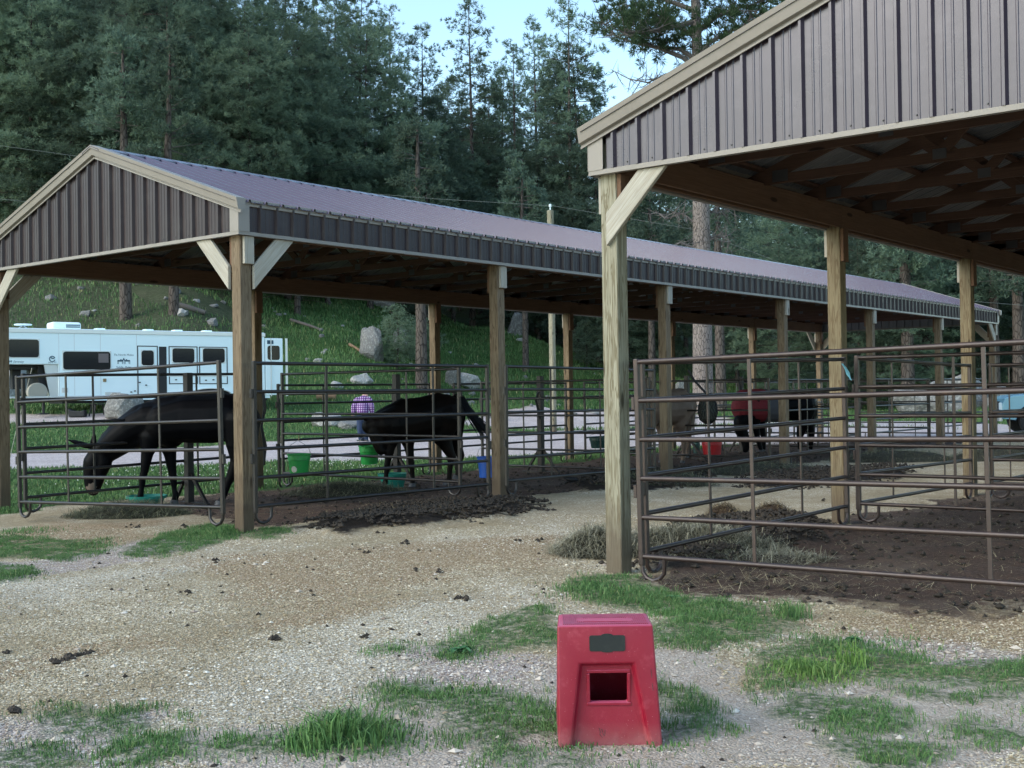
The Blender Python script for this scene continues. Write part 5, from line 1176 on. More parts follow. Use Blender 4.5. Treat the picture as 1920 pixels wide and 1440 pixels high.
nz = N(t, 'SeparateXYZ'); t.links.new(N(t, 'NewGeometry').outputs['Normal'], nz.inputs[0]); fd = N(t, 'MapRange'); fd.inputs[1].default_value = .35; fd.inputs[2].default_value = .95; fd.inputs[4].default_value = .62; t.links.new(nz.outputs['Z'], fd.inputs[0]); c = mixc(t, fd.outputs[0], c, (.62, .13, .23))   # paler pink mixed in where the surface faces up
mm = N(t, 'Math', operation='MULTIPLY'); t.links.new(dz.outputs[0], mm.inputs[0]); t.links.new(noise(t, v, 18, 5, .7), mm.inputs[1]); c = mixc(t, mm.outputs[0], c, (.30, .19, .17))
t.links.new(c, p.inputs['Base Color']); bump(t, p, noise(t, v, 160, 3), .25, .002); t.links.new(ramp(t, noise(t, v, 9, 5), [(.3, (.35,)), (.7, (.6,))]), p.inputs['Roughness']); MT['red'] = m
fl = atz(1047, 1398); fr = atz(1243, 1396); ctr = (fl + fr) / 2; ax = (fr - fl).normalized(); k = (fr - fl).length / .43
blk = empty('mounting_block', (ctr.x, ctr.y, gz(ctr.x, ctr.y) - .012), math.atan2(ax.y, ax.x)); blk.scale = (k, k, k); tag(blk, 'red moulded plastic mounting block with a square hole, standing in the foreground', 'mounting block')
Z1 = .508
def quadgrid(b, A, B, C_, D_, nu, nv, mi=0):
    A, B, C_, D_ = map(Vector, (A, B, C_, D_)); s0 = len(b.v)
    for j in range(nv + 1):
        for i in range(nu + 1): b.v.append(tuple(A.lerp(B, i / nu).lerp(D_.lerp(C_, i / nu), j / nv)))
    for j in range(nv):
        for i in range(nu): q = s0 + j * (nu + 1) + i; b.f.append((q, q + 1, q + nu + 2, q + nu + 1)); b.m.append(mi)
def fy(z): return .035 * z / Z1           # front leans back a little
BL, BR, TL, TR = (-.215, 0, 0), (.215, 0, 0), (-.212, fy(Z1), Z1), (.185, fy(Z1), Z1)
rBL, rBR, rTR, rTL = (-.165, 0, 0), (.172, 0, 0), (.105, fy(.352), .352), (-.122, fy(.352), .352)
iBL, iBR, iTR, iTL = (-.150, .032, .012), (.158, .032, .012), (.092, .032 + fy(.34), .342), (-.110, .032 + fy(.34), .342)
hx0, hx1, hz0, hz1 = -.078, .076, .188, .306
h = lambda x, z, d=.032: (x, d + fy(z), z)
b = MB(); A = lambda *q: b.add([Vector(i) for i in q], [tuple(range(len(q)))])
A(BL, rBL, rTL, TL); A(TL, rTL, rTR, TR); A(rBR, BR, TR, rTR)                      # face around the recess
A(rBL, iBL, iTL, rTL); A(rTL, iTL, iTR, rTR); A(iBR, rBR, rTR, iTR)                # recess walls
A(iBL, iBR, h(hx1, hz0), h(hx0, hz0)); A(iBR, iTR, h(hx1, hz1), h(hx1, hz0)); A(iTR, iTL, h(hx0, hz1), h(hx1, hz1)); A(iTL, iBL, h(hx0, hz0), h(hx0, hz1))
db = .42; dt = .30
A(h(hx0, hz0), h(hx1, hz0), h(hx1, hz0, .06), h(hx0, hz0, .06)); A(h(hx1, hz0), h(hx1, hz1), h(hx1, hz1, .06), h(hx1, hz0, .06)); A(h(hx1, hz1), h(hx0, hz1), h(hx0, hz1, .06), h(hx1, hz1, .06)); A(h(hx0, hz1), h(hx0, hz0), h(hx0, hz0, .06), h(hx0, hz1, .06))
bBL, bBR, bTL, bTR = (-.215, db, 0), (.235, db, 0), (-.20, dt, Z1), (.185, dt, Z1)
A(BR, bBR, bTR, TR); A(bBL, BL, TL, bTL); A(bBR, bBL, bTL, bTR); A(TL, TR, bTR, bTL)
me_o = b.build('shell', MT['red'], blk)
bm = bmesh.new(); bm.from_mesh(me_o.data); bmesh.ops.remove_doubles(bm, verts=bm.verts, dist=.0005); bmesh.ops.recalc_face_normals(bm, faces=bm.faces)
es = [e for e in bm.edges if len(e.link_faces) == 2 and e.calc_face_angle(0) > .35]
bmesh.ops.bevel(bm, geom=es, offset=.011, segments=4, affect='EDGES', profile=.5, clamp_overlap=True)
bm.to_mesh(me_o.data); bm.free(); me_o.data.polygons.foreach_set('use_smooth', [True] * len(me_o.data.polygons)); me_o.data.set_sharp_from_angle(angle=R(50))
# raised lip round the hole
b = MB(); w_ = .014
for lo, hi in (((hx0 - w_, hz0 - w_), (hx1 + w_, hz0 - .001)), ((hx0 - w_, hz1 + .001), (hx1 + w_, hz1 + w_)), ((hx0 - w_, hz0), (hx0 - .001, hz1)), ((hx1 + .001, hz0), (hx1 + w_, hz1))):
    zc = (lo[1] + hi[1]) / 2; b.box((lo[0], .032 + fy(zc) - .006, lo[1]), (hi[0], .032 + fy(zc) + .004, hi[1]))
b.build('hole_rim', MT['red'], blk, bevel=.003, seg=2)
b = MB(); pl = []
x0, x1, z0, z1 = -.080, .068, .403, .468
for cx, cz, s0 in ((x1 - .008, z1 - .008, 0), (None,) * 3, (x0 + .008, z1 - .008, 90), (x0 + .008, z0 + .008, 180), (None,) * 3, (x1 - .008, z0 + .008, 270)):
    if cx is None: 
        up_ = len(pl) < 8; cz0 = z1 if up_ else z0
        for a in range(0, 181, 20): pl.append((-.006 + .024 * math.cos(R(a)) * (1 if up_ else -1), cz0 + (.007 if up_ else -.005) * math.sin(R(a))))
        continue
    for a in range(0, 91, 30): pl.append((cx + .008 * math.cos(R(s0 + a)), cz + .008 * math.sin(R(s0 + a))))
b.prism(pl, lambda a, z, t: (a, fy(z) - t, z), .0005, .0035); b.build('label_plate', paint('worn_black_label', (.010, .013, .012), .55, 0, .4, 8, dirt=(.022, .027, .025)), blk)
b = MB()
for x0_, z0_, x1_, z1_ in ((-.045, .085, -.038, .062), (-.034, .080, -.026, .052), (-.020, .076, -.022, .050), (-.044, .060, -.030, .044), (.172, .33, .176, .29), (.176, .27, .18, .24)):
    yq = (.032 if x0_ < .1 else 0) + fy(z0_) - .0012; b.bar((x0_, yq, z0_), (x1_, yq, z1_), .0016, .003, up=(0, 1, 0))
b.build('scuff_marks', MT['screw'], blk)
b = MB(); n = 44
for i in range(n):
    x = -.185 + .35 * i / (n - 1)
    if -.10 < x < .085: b.box((x - .002, .06, Z1 + .0005), (x + .002, .10, Z1 + .003)); b.box((x - .002, .19, Z1 + .0005), (x + .002, .28, Z1 + .003))
    else: b.box((x - .002, .06, Z1 + .0005), (x + .002, .28, Z1 + .003))
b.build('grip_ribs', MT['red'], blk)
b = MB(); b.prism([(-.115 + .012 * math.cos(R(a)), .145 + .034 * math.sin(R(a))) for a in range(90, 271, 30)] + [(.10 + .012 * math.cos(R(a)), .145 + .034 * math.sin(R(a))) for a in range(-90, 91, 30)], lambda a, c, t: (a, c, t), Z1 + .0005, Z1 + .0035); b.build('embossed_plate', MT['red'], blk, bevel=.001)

# ------------------------------------------------------------------ buckets, tubs, hay net, poles
def plastic(name, c, rough=.45): return paint(name, c, rough, 0, .15, 4, dirt=tuple(x * .6 + .03 for x in c))
MT['green'] = plastic('bright_green_plastic', (.015, .30, .055)); MT['teal'] = plastic('teal_rubber', (.01, .20, .15)); MT['blue'] = plastic('blue_plastic', (.012, .09, .42)); MT['redpl'] = plastic('red_plastic', (.42, .008, .015)); MT['dkteal'] = plastic('dark_green_plastic', (.008, .045, .04))
MT['wirem'] = paint('wire', (.25, .24, .22), .5, .6); MT['rope'] = paint('baling_twine', (.42, .28, .16), .9)
def bucket(lab, x, yt, yb, wt, D, mat, group, tilt=(0, 0), hang=None, sticker=False, ratio=.80, name='bucket'):
    k = D / CF; h = (yb - yt) * k; rt = wt * k / 2; rb = rt * ratio; c = atD(x, yb, D); root = empty(name, c); tag(root, lab, 'bucket', group)
    b = MB(); b.lathe([(0, 0), (rb, 0), (rb + (rt - rb) * .25, h * .25), (rb + (rt - rb) * .68, h * .68), (rb + (rt - rb) * .68 + .012, h * .69), (rt * .99, h * .93), (rt + .012, h * .94), (rt + .014, h), (rt - .006, h), (rt * .95, h * .9), (rb * .95, .02), (0, .02)], 32)
    b.build('body', mat, root, smooth=True, ang=R(30))
    if hang:
        hz = hang * k; R_ = cam.matrix_world.to_3x3() @ Vector((1, 0, 0)); s_ = Vector((R_.x, R_.y, 0)).normalized() * (rt + .014)
        b = MB(); b.tube([s_ * -1 + Vector((0, 0, h * .93)), s_ * -.75 + Vector((0, 0, h + hz * .45)), Vector((-.02, 0, h + hz * .75)), s_ * .75 + Vector((0, 0, h + hz * .4)), s_ + Vector((0, 0, h * .93))], .004, 6); b.build('handle', MT['wirem'], root)
        b = MB(); b.tube([Vector((0, 0, h + hz * .74)), Vector((.012, .01, h + hz * .9)), Vector((0, 0, h + hz))], .006, 6); b.build('twine', MT['rope'], root)
    if sticker:
        d = (O - c); d.z = 0; d.normalize(); d = Matrix.Rotation(R(-32), 3, 'Z') @ d; a0 = math.atan2(d.y, d.x); b = MB(); n = 10
        for k2 in range(n):
            for j in range(n):
                u0, v0 = -1 + 2 * k2 / n, -1 + 2 * j / n
                if (u0 + .1) ** 2 + (v0 + .1) ** 2 > 1: continue
                q = []
                for du, dv in ((0, 0), (2 / n, 0), (2 / n, 2 / n), (0, 2 / n)):
                    z = h * .24 + (v0 + dv) * .045; rr = rb + (rt - rb) * z / h + .002; a = a0 + (u0 + du) * .045 / rr; q.append((rr * math.cos(a), rr * math.sin(a), z))
                b.add(q, [(0, 1, 2, 3)])
        b.build('sticker', paint('round_label', (.62, .60, .55), .6, 0, .1, 8, dirt=(.25, .12, .10)), root)
    root.rotation_euler = (tilt[0], tilt[1], 0); return root
bucket('bright green bucket with a round sticker hanging left in the second pen', 561, 851, 888, 42, 17.0, MT['green'], 'hanging pails', hang=34, sticker=True)
bucket('tilted bright green bucket hanging by the brown horse muzzle', 693, 834, 869, 38, 19.0, MT['green'], 'hanging pails', tilt=(.06, -.08), hang=26)
bucket('blue bucket hanging behind the second front post of the left shelter', 914, 856, 895, 37, 16.6, MT['blue'], 'hanging pails', hang=30)
bucket('large red muck bucket on the ground beside the hay net', 1335, 826, 852, 38, 25.5, MT['redpl'], None, ratio=.86)
bucket('dark green pail hooked over the third pen panel near the corner post', 1124, 819, 840, 38, 22.5, MT['dkteal'], 'hanging pails', hang=9)
bucket('small dark teal pail just left of the red muck bucket', 1306, 828, 850, 13, 26.5, MT['dkteal'], 'hanging pails', ratio=.9)
def tub(lab, x, yb, w_, hpx, D):
    k = D / CF; rt = w_ * k / 2; h = hpx * k; c = atz(x, yb); c = atD(x, yb, D); c.z = gz(c.x, c.y) + .01; root = empty('feed_tub', c); tag(root, lab, 'feed tub', 'round rubber feed tubs on the ground')
    b = MB(); b.lathe([(0, 0), (rt * .70, 0), (rt * .88, h * .75), (rt, h * .8), (rt * 1.02, h), (rt * .94, h), (rt * .84, h * .7), (rt * .64, .02), (0, .02)], 34); b.build('bowl', MT['teal'], root, smooth=True, ang=R(30))
    b = MB(); b.lathe([(0, h * .35), (rt * .75, h * .3)], 20); b.build('feed', MT['soilm'], root)
MT['soilm'] = paint('feed_scraps', (.05, .045, .03), .95, 0, .5, 20)
tub('teal rubber feed tub on the ground beneath the black mule', 275, 944, 74, 24, 15.6); tub('teal rubber feed tub between the fore legs of the brown horse', 737, 911, 56, 26, 18.9)
# hay net
c = atD(1327, 770, 22.4); root = empty('hay_net', c); tag(root, 'bulging hay net hanging from a strap in the fourth pen', 'hay net')
k = 22.4 / CF; skin('bundle', [[(Vector((-.02, 0, 22 * k)), 12 * k), (Vector((0, 0, 0)), 17 * k), (Vector((0, 0, -9 * k)), 16 * k)]], paint('netted_hay', (.055, .062, .048), .95, 0, .6, 30, bmp=.8, bs=40), root, .018, 4)
b = MB(); rs = np.random.default_rng(5)
for i in range(16):
    a = 2 * math.pi * i / 16
    for sg_ in (-1, 1): b.tube([(math.cos(a + sg_ * q * 2.2) * (r_ * k + .012), math.sin(a + sg_ * q * 2.2) * (r_ * k + .012), z * k) for q, z, r_ in ((0, 32, 5), (.2, 24, 12), (.4, 10, 16), (.6, -4, 17.3), (.8, -17, 14), (1, -25, 4))], .007, 4, cap=False)
b.build('netting', MT['hair'], root)
b = MB(); b.tube([Vector((0, 0, 30 * k)), (atD(1303, 715, 22.4) - c), (atD(1290, 694, 22.4) - c)], .022, 6); b.build('strap', MT['blackp'], root)
# lead ropes and twine
def rope(name, lab, pts, D, r_, mat, n=1, cat='rope'):
    b = MB(); P_ = [atD(x, y, D) for x, y in pts]; rs = np.random.default_rng(abs(int(pts[0][0])))
    for i in range(n): b.tube([p + Vector(rs.normal(size=3)) * .008 * (n > 1) for p in P_], r_, 5)
    o = b.build(name, mat, smooth=True); tag(o, lab, cat); return o
MT['bluetw'] = paint('light_blue_twine', (.18, .45, .58), .8)
rope('twine', 'light blue twine tied at the second post of the right shelter', [(1581, 683), (1586, 690), (1590, 700), (1595, 712)], 12.1, .006, MT['bluetw'], 4)
rope('lead_rope', 'twisted dark lead rope hanging from the cross panel behind the corner post', [(493, 737), (497, 765), (490, 800), (497, 835), (495, 870)], 17.2, .017, MT['hair'], 2)
rope('halter', 'dark halter straps hung on the steel post in the third pen', [(1010, 735), (1005, 750), (1009, 768), (1012, 785)], 21.5, .014, MT['hair'], 4)
rope('bridle_straps', 'pair of dark straps hanging from the far panel above the red blanket', [(1383, 692), (1386, 712), (1390, 735)], 27.5, .016, MT['hair'], 3)
MT['steelw'] = paint('weathered_wire', (.16, .18, .17), .6)
rope('guy_wire', 'thin guy wire slanting up from the grass at the left edge', [(14, 879), (24, 835), (37, 780), (60, 690)], 24, .008, MT['tancover'], cat='wire')
rope('power_line', 'thin upper overhead wire crossing the trees at the left edge', [(-200, 246), (0, 273), (145, 293), (400, 330), (620, 357), (820, 373), (1037, 386)], 44, .0065, MT['steelw'], cat='wire')
rope('power_line', 'lower overhead wire meeting the left shelter rake', [(-200, 362), (0, 373), (50, 378), (300, 400)], 44, .0065, MT['steelw'], cat='wire')
rope('power_line', 'short pale overhead wire right of the far end of the left roof', [(1037, 386), (1300, 430), (1600, 545), (1760, 560), (1990, 578)], 46, .0065, MT['steelw'], cat='wire')
q = atD(1037, 748, 44); q.z = gz(q.x, q.y)
def f_(rt):
    top = atD(1037, 394, 44).z - q.z; board('post', (0, 0, -.3), (0, 0, top), .20, .20, MT['post'], rt, up=(0, 1, 0), bevel=.03)
    b = MB(); b.tube([(0, 0, top), (0, 0, top + .12)], .025, 8); b.lathe([(0, 0), (.06, .01), (.04, .05), (.06, .08), (0, .12)], 12, c=(0, 0, top + .12)); b.build('insulator', MT['white'], rt)
simple('utility_pole', 'squared pale wooden utility pole rising behind the left shelter roof', 'utility pole', q, f_)
MT['steelp'] = paint('dark_steel_post', (.028, .024, .024), .5, .3)
for x, yt, yb, D, lab in ((355, 699, 931, 16.4, 'dark steel post with A-shaped foot behind the grazing mule'), (745, 702, 877, 19.8, 'dark steel post with brace foot behind the brown horse'), (1015, 705, 880, 21.8, 'dark steel post with brace foot in the third pen, halter hung on it'), (1290, 704, 858, 25.6, 'dark steel post behind the tan horse'), (1391, 706, 850, 27.8, 'dark steel post behind the red blanket')):
    q = atD(x, yb, D); zt_ = atD(x, yt, D).z; rt = empty('steel_post', (q.x, q.y, 0)); tag(rt, lab, 'post', 'dark steel posts behind the pens')
    b = MB(); b.box((-.05, -.05, -.1), (.05, .05, zt_)); b.build('post', MT['steelp'], rt, bevel=.006)
    for s_ in (-1, 1): b = MB(); b.bar((0, s_ * .05, .42), (.02, s_ * .36, .02), .04, .04); b.build('brace', MT['steelp'], rt)
    b = MB(); b.box((-.03, -.42, -.01), (.03, .42, .03)); b.build('foot', MT['steelp'], rt)
# crow-like bird on the ground
c = atz(1078, 912); rt = empty('bird', (c.x, c.y, gz(c.x, c.y) + .02), 2.2); tag(rt, 'small black bird on the soil between the second and near posts', 'bird')
skin('body', [[(Vector((0, 0, .09)), .035), (Vector((.08, 0, .10)), .042), (Vector((.15, 0, .12)), .02), (Vector((.19, 0, .16)), .022)], [(Vector((.0, 0, .09)), .02), (Vector((-.12, 0, .07)), .012)]], MT['hair'], rt, .008, 3)
b = MB(); b.tube([(.20, 0, .165), (.245, 0, .16)], [.010, .002], 6); b.build('beak', MT['blackp'], rt)
for s_ in (-.02, .02): b = MB(); b.tube([(.06, s_, .06), (.06, s_, -.01)], .004, 5); b.build('leg', MT['blackp'], rt)
#@@REST3

# ------------------------------------------------------------------ grass blades, pebbles, straw, manure (nobody could count these)
def grassmat(name, a, b_, c_, tip=None):
    m, t, p = nodemat(name, .6, 0, .25); g = N(t, 'NewGeometry'); n = ramp(t, g.outputs['Random Per Island'], [(0, a), (.5, b_), (.9, c_), (1, (.30, .27, .13))])
    big = noise(t, g.outputs['Position'], 1.1, 4); n = mixc(t, ramp(t, big, [(.4, (0,)), (.65, (.5,))]), n, tuple(x * 1.4 for x in b_)); t.links.new(n, p.inputs['Base Color']); return m
MT['blade'] = grassmat('short_grass_blades', (.050, .110, .036), (.080, .165, .050), (.135, .23, .08))
MT['bladeY'] = grassmat('yellow_green_blades', (.075, .15, .035), (.11, .20, .045), (.17, .26, .08))
MT['lawnb'] = grassmat('lawn_blades', (.045, .105, .035), (.075, .155, .048), (.12, .21, .075))
MT['hillb'] = grassmat('hill_grass_blades', (.045, .100, .035), (.070, .145, .045), (.12, .18, .07))
def blades(name, X, Y, h, wd, mat, lean=.5, lab=None, zoff=0.):
    n = len(X); Z = height(X, Y) + zoff; a = rng.uniform(0, 6.283, n); fa = rng.uniform(0, 6.283, n); h = h * rng.uniform(.5, 1.25, n); ln = rng.uniform(.1, 1., n) * lean * h
    B = np.stack([X, Y, Z], 1); s_ = np.stack([np.cos(a), np.sin(a), 0 * a], 1) * (wd * rng.uniform(.7, 1.3, n))[:, None]
    d = np.stack([np.cos(fa), np.sin(fa), 0 * a], 1) * ln[:, None]; u = np.zeros((n, 3)); u[:, 2] = 1
    m = B + d * .3 + u * (h * .6)[:, None]; tp = B + d + u * (h * np.clip(1 - .25 * lean, .4, 1))[:, None]
    V = np.stack([B - s_, B + s_, m + s_ * .7, m - s_ * .7, tp], 1).reshape(-1, 3); i0 = np.arange(n)[:, None] * 5
    o = npmesh(name, V, [i0 + np.array([0, 1, 2, 3]), i0 + np.array([3, 2, 4])], mat); tag(o, lab, None, None, 'stuff'); return o
def polar(n, r0, r1, a0, a1, p=1.):
    r_ = r0 + (r1 - r0) * rng.uniform(0, 1, n) ** p; th = CY + np.radians(rng.uniform(a0, a1, n)); return r_ * np.sin(th), r_ * np.cos(th)
def samp(P, n):
    x0, x1 = min(p[0] for p in P), max(p[0] for p in P); y0, y1 = min(p[1] for p in P), max(p[1] for p in P); X = rng.uniform(x0 - .15, x1 + .15, n); Y = rng.uniform(y0 - .15, y1 + .15, n); return X, Y
XS, YS = [], []
for P in GRASS:
    x0, x1 = min(p[0] for p in P) - .2, max(p[0] for p in P) + .2; y0, y1 = min(p[1] for p in P) - .2, max(p[1] for p in P) + .2
    n = int((x1 - x0) * (y1 - y0) * 16000); X = rng.uniform(x0, x1, n); Y = rng.uniform(y0, y1, n)
    d = blurmask(X, Y, [P], .12, .30, 1, 7, .10); clump = np.clip(fbm(X, Y, .11, 401, 3) * 2.2 + .62, 0, 1); k = rng.uniform(0, 1, n) < d ** 1.3 * clump; XS.append(X[k]); YS.append(Y[k])
X = np.concatenate(XS); Y = np.concatenate(YS); blades('grass_patches', X, Y, .034 + .03 * np.clip(fbm(X, Y, .5, 77) + .3, 0, 1), .0019, MT['blade'], .9)
X, Y = polar(26000, 3.6, 12, -26, 26, 1.3); F = fields(X, Y); cl = np.clip(fbm(X, Y, .4, 402, 3) * 2 - .15, 0, 1); k = (rng.uniform(0, 1, len(X)) < cl * (.25 + .75 * F['dirt'])) & (F['pen'] < .1) & (F['lawn'] < .1)
k &= ~((F['dirt'] < .3) & (F['pink'] < .3)); blades('stray_grass', X[k], Y[k], .035, .0020, MT['blade'], 1.1)
def clump(px, py, rx, n, h, mat, name='tall_grass', wd=.0042, lean=.55, lab=None):
    c = atz(px, py); n = int(n * 1.5); rr = rx * 1.25; X = c.x + rng.normal(0, rr, n); Y = c.y + rng.normal(0, rr, n); q = np.exp(-((X - c.x) ** 2 + (Y - c.y) ** 2) / (2 * rr * rr)); return blades(name, X, Y, h * (.35 + .5 * q) * rng.uniform(.5, 1.15, n), wd * .75, mat, lean + .6)
for a in ((640, 1385, .13, 420, .13), (660, 1375, .09, 160, .16), (575, 1400, .06, 90, .11), (720, 1395, .09, 160, .09), (1480, 1150, .05, 70, .17), (1150, 1120, .16, 420, .12), (1105, 1105, .12, 300, .11), (400, 1005, .16, 700, .12), (430, 1000, .10, 400, .13),
          (160, 1025, .14, 420, .08), (20, 1080, .12, 300, .09), (1240, 1395, .06, 80, .05), (1080, 1397, .07, 110, .05), (1370, 1150, .2, 400, .09), (1620, 1215, .25, 400, .10), (850, 1228, .05, 120, .06), (740, 1216, .04, 70, .05), (240, 1400, .05, 60, .10), (330, 1410, .09, 130, .06), (10, 960, .15, 500, .10), (40, 1000, .18, 400, .08), (505, 1005, .06, 160, .07), (865, 1300, .12, 240, .07), (1000, 1350, .1, 200, .06), (880, 1220, .1, 260, .06)):
    clump(*a, MT['blade'])
def tallclump(px, py, rx, n, h, mat): c = atz(px, py); return blades('tall_grass', c.x + rng.normal(0, rx, n), c.y + rng.normal(0, rx, n), h, .0042, mat, .75)
tallclump(640, 1392, .075, 230, .17, MT['blade']); tallclump(575, 1405, .05, 70, .10, MT['blade']); tallclump(690, 1395, .07, 90, .11, MT['blade']); tallclump(1480, 1155, .05, 60, .13, MT['blade']); tallclump(1600, 1245, .06, 30, .17, MT['bladeY'])
clump(1530, 1262, .11, 420, .13, MT['bladeY']); clump(1500, 1250, .08, 200, .11, MT['bladeY']); clump(1590, 1240, .07, 90, .16, MT['bladeY'])
# broad-leaved weed
def weed(px, py, s_, lab, seed):
    c = atz(px, py); b = MB(); rs = np.random.default_rng(seed)
    for i in range(16):
        a = i * 2.4; L = s_ * rs.uniform(.6, 1.1); d = Vector((math.cos(a), math.sin(a), 0)); sd_ = Vector((-d.y, d.x, 0)); w_ = L * .24
        pts = [(0, .15), (.3, .9), (.6, 1), (.85, .6), (1, .02)]; zz = lambda u: .02 + L * (.75 * u - .8 * u * u) * rs.uniform(.9, 1.1)
        l = [d * L * u - sd_ * w_ * k + Vector((0, 0, zz(u) + .01)) for u, k in pts]; r_ = [d * L * u + sd_ * w_ * k + Vector((0, 0, zz(u) + .01)) for u, k in pts]; m_ = [d * L * u + Vector((0, 0, zz(u))) for u, k in pts]
        for k in range(4): b.add([l[k], m_[k], m_[k + 1], l[k + 1]], [(0, 1, 2, 3)]); b.add([m_[k], r_[k], r_[k + 1], m_[k + 1]], [(0, 1, 2, 3)])
    o = b.build('weed', MT['leaf']); o.location = (c.x, c.y, gz(c.x, c.y)); tag(o, lab, 'weed')
MT['leaf'] = paint('weed_leaf', (.055, .15, .05), .5, 0, .3, 12)
weed(862, 1222, .085, 'broad-leaved weed at the left tip of the grass patch near the centre', 1); weed(1262, 1128, .06, 'pale broad-leaved weed right of the near corner post', 2); weed(1600, 1200, .05, 'small dark weed in the right-hand grass patch', 3)
# lawns
n = 210000; X, Y = polar(n, 14, 52, -27, 27, 1.); F = fields(X, Y); k = (rng.uniform(0, 1, n) < F['lawn']) & (F['pen'] < .5); X, Y = X[k], Y[k]; Dd = np.hypot(X, Y); blades('lawn_grass', X, Y, .035 + .0018 * Dd, .0016 + .00022 * Dd, MT['lawnb'], .8)
n = 150000; X, Y = polar(n, 44, 100, -27, 27, 1.); F = fields(X, Y); k = (rng.uniform(0, 1, n) < F['lawn']) & (fbm(X, Y, 5, 88, 3) > -.42) & (rng.uniform(0, 1, n) > F['duff'] * .45); X, Y = X[k], Y[k]; Dd = np.hypot(X, Y); blades('hill_grass', X, Y, .10 + .0022 * Dd, .004 + .00026 * Dd, MT['hillb'], .7)
# white clover heads
X, Y = [], []
for px, py, sx, sy, n in ((620, 873, 55, 6, 120), (440, 875, 45, 12, 130), (350, 890, 90, 16, 90), (200, 905, 90, 20, 60), (700, 880, 60, 6, 40)):
    for _ in range(n): q = atz(px + rnd.gauss(0, sx), py + rnd.gauss(0, sy)); X.append(q.x); Y.append(q.y)
X, Y = np.array(X), np.array(Y); F = fields(X, Y); k = F['lawn'] > .5; X, Y = X[k], Y[k]; n = len(X)
oc = np.array([(1, 0, 0), (-1, 0, 0), (0, 1, 0), (0, -1, 0), (0, 0, 1), (0, 0, -1)], float); of = np.array([(0, 2, 4), (2, 1, 4), (1, 3, 4), (3, 0, 4), (2, 0, 5), (1, 2, 5), (3, 1, 5), (0, 3, 5)])
def octs(name, X, Y, Z, S, mat, jit=.25, kind='stuff'):
    n = len(X); V = oc[None] * (1 + rng.uniform(-jit, jit, (n, 6, 1))) + rng.uniform(-jit, jit, (n, 6, 3)) * .6; a = rng.uniform(0, 6.28, n); c, s_ = np.cos(a)[:, None], np.sin(a)[:, None]
    V = V * S[:, None, :]; x = V[..., 0] * c - V[..., 1] * s_; y = V[..., 0] * s_ + V[..., 1] * c; V = np.stack([x + X[:, None], y + Y[:, None], V[..., 2] + Z[:, None]], 2).reshape(-1, 3)
    o = npmesh(name, V, [(np.arange(n)[:, None, None] * 6 + of[None]).reshape(-1, 3)], mat); tag(o, kind=kind); return o
octs('clover_flowers', X, Y, height(X, Y) + .08, np.stack([rng.uniform(.008, .014, n)] * 3, 1), paint('white_clover', (.62, .64, .58), .9))
# loose stones
def strawmat2(name, stops): m, t, p = nodemat(name, .85, 0, .2); g = N(t, 'NewGeometry'); t.links.new(ramp(t, g.outputs['Random Per Island'], stops), p.inputs['Base Color']); return m
def stonemat(name, stops):
    m, t, p = nodemat(name, .85, 0, .25); g = N(t, 'NewGeometry'); c = ramp(t, g.outputs['Random Per Island'], stops); big = noise(t, g.outputs['Position'], .9, 5, .6)
    c = mixc(t, ramp(t, big, [(.42, (0,)), (.64, (.6,))]), c, (.295, .222, .13)); t.links.new(c, p.inputs['Base Color']); return m
MT['stone'] = stonemat('gravel_stones', [(0, (.19, .15, .09)), (.35, (.36, .295, .19)), (.7, (.53, .455, .325)), (1, (.72, .65, .53))])
MT['stoneW'] = strawmat2('pale_gravel_stones', [(0, (.34, .29, .22)), (.4, (.52, .46, .37)), (.8, (.64, .59, .50)), (1, (.78, .74, .66))]); MT['stoneP'] = stonemat('pinkish_stones', [(0, (.24, .185, .15)), (.4, (.43, .36, .30)), (.75, (.56, .49, .42)), (1, (.76, .70, .63))])
n = 210000; u2 = rng.uniform(0, 1, n); X, Y = polar(n, 3.7, 14, -26, 26, 1.15); F = fields(X, Y); u = rng.uniform(0, 1, n); gr = (F['grass'] < .3) & (F['lawn'] < .5) & (F['pen'] < .35) & (F['man'] < .4)
keep = gr & (u > F['dirt'] * .93) & (u > F['org'] * .3); pk = (F['pink'] > .4) | (F['dirt'] > .5)
for nm, kk, mt_ in (('gravel', keep & ~pk & (F['white'] * .8 < u2), MT['stone']), ('pale_gravel', keep & ~pk & (F['white'] * .8 >= u2), MT['stoneW']), ('pinkish_gravel', keep & pk, MT['stoneP'])):
    x, y = X[kk], Y[kk]; s_ = rng.lognormal(-5.25, .36, len(x)); s_ = np.clip(s_, .0025, .016); octs(nm, x, y, height(x, y) + s_ * .25, np.stack([s_ * 1.25, s_ * .9, s_ * .55], 1), mt_)
k = np.zeros(0); X, Y = polar(900, 3.8, 11, -26, 26); X[::2] = 0; Y[::2] = -3; F = fields(X, Y); kk = (F['pen'] < .2) & (F['lawn'] < .4) & ((F['dirt'] > .3) | (F['pink'] > .3) | (rng.uniform(0, 1, 900) < .35)); x, y = X[kk], Y[kk]; s_ = rng.uniform(.012, .026, len(x)); octs('larger_stones', x, y, height(x, y) + s_ * .2, np.stack([s_ * 1.3, s_, s_ * .6], 1), MT['stoneP'])
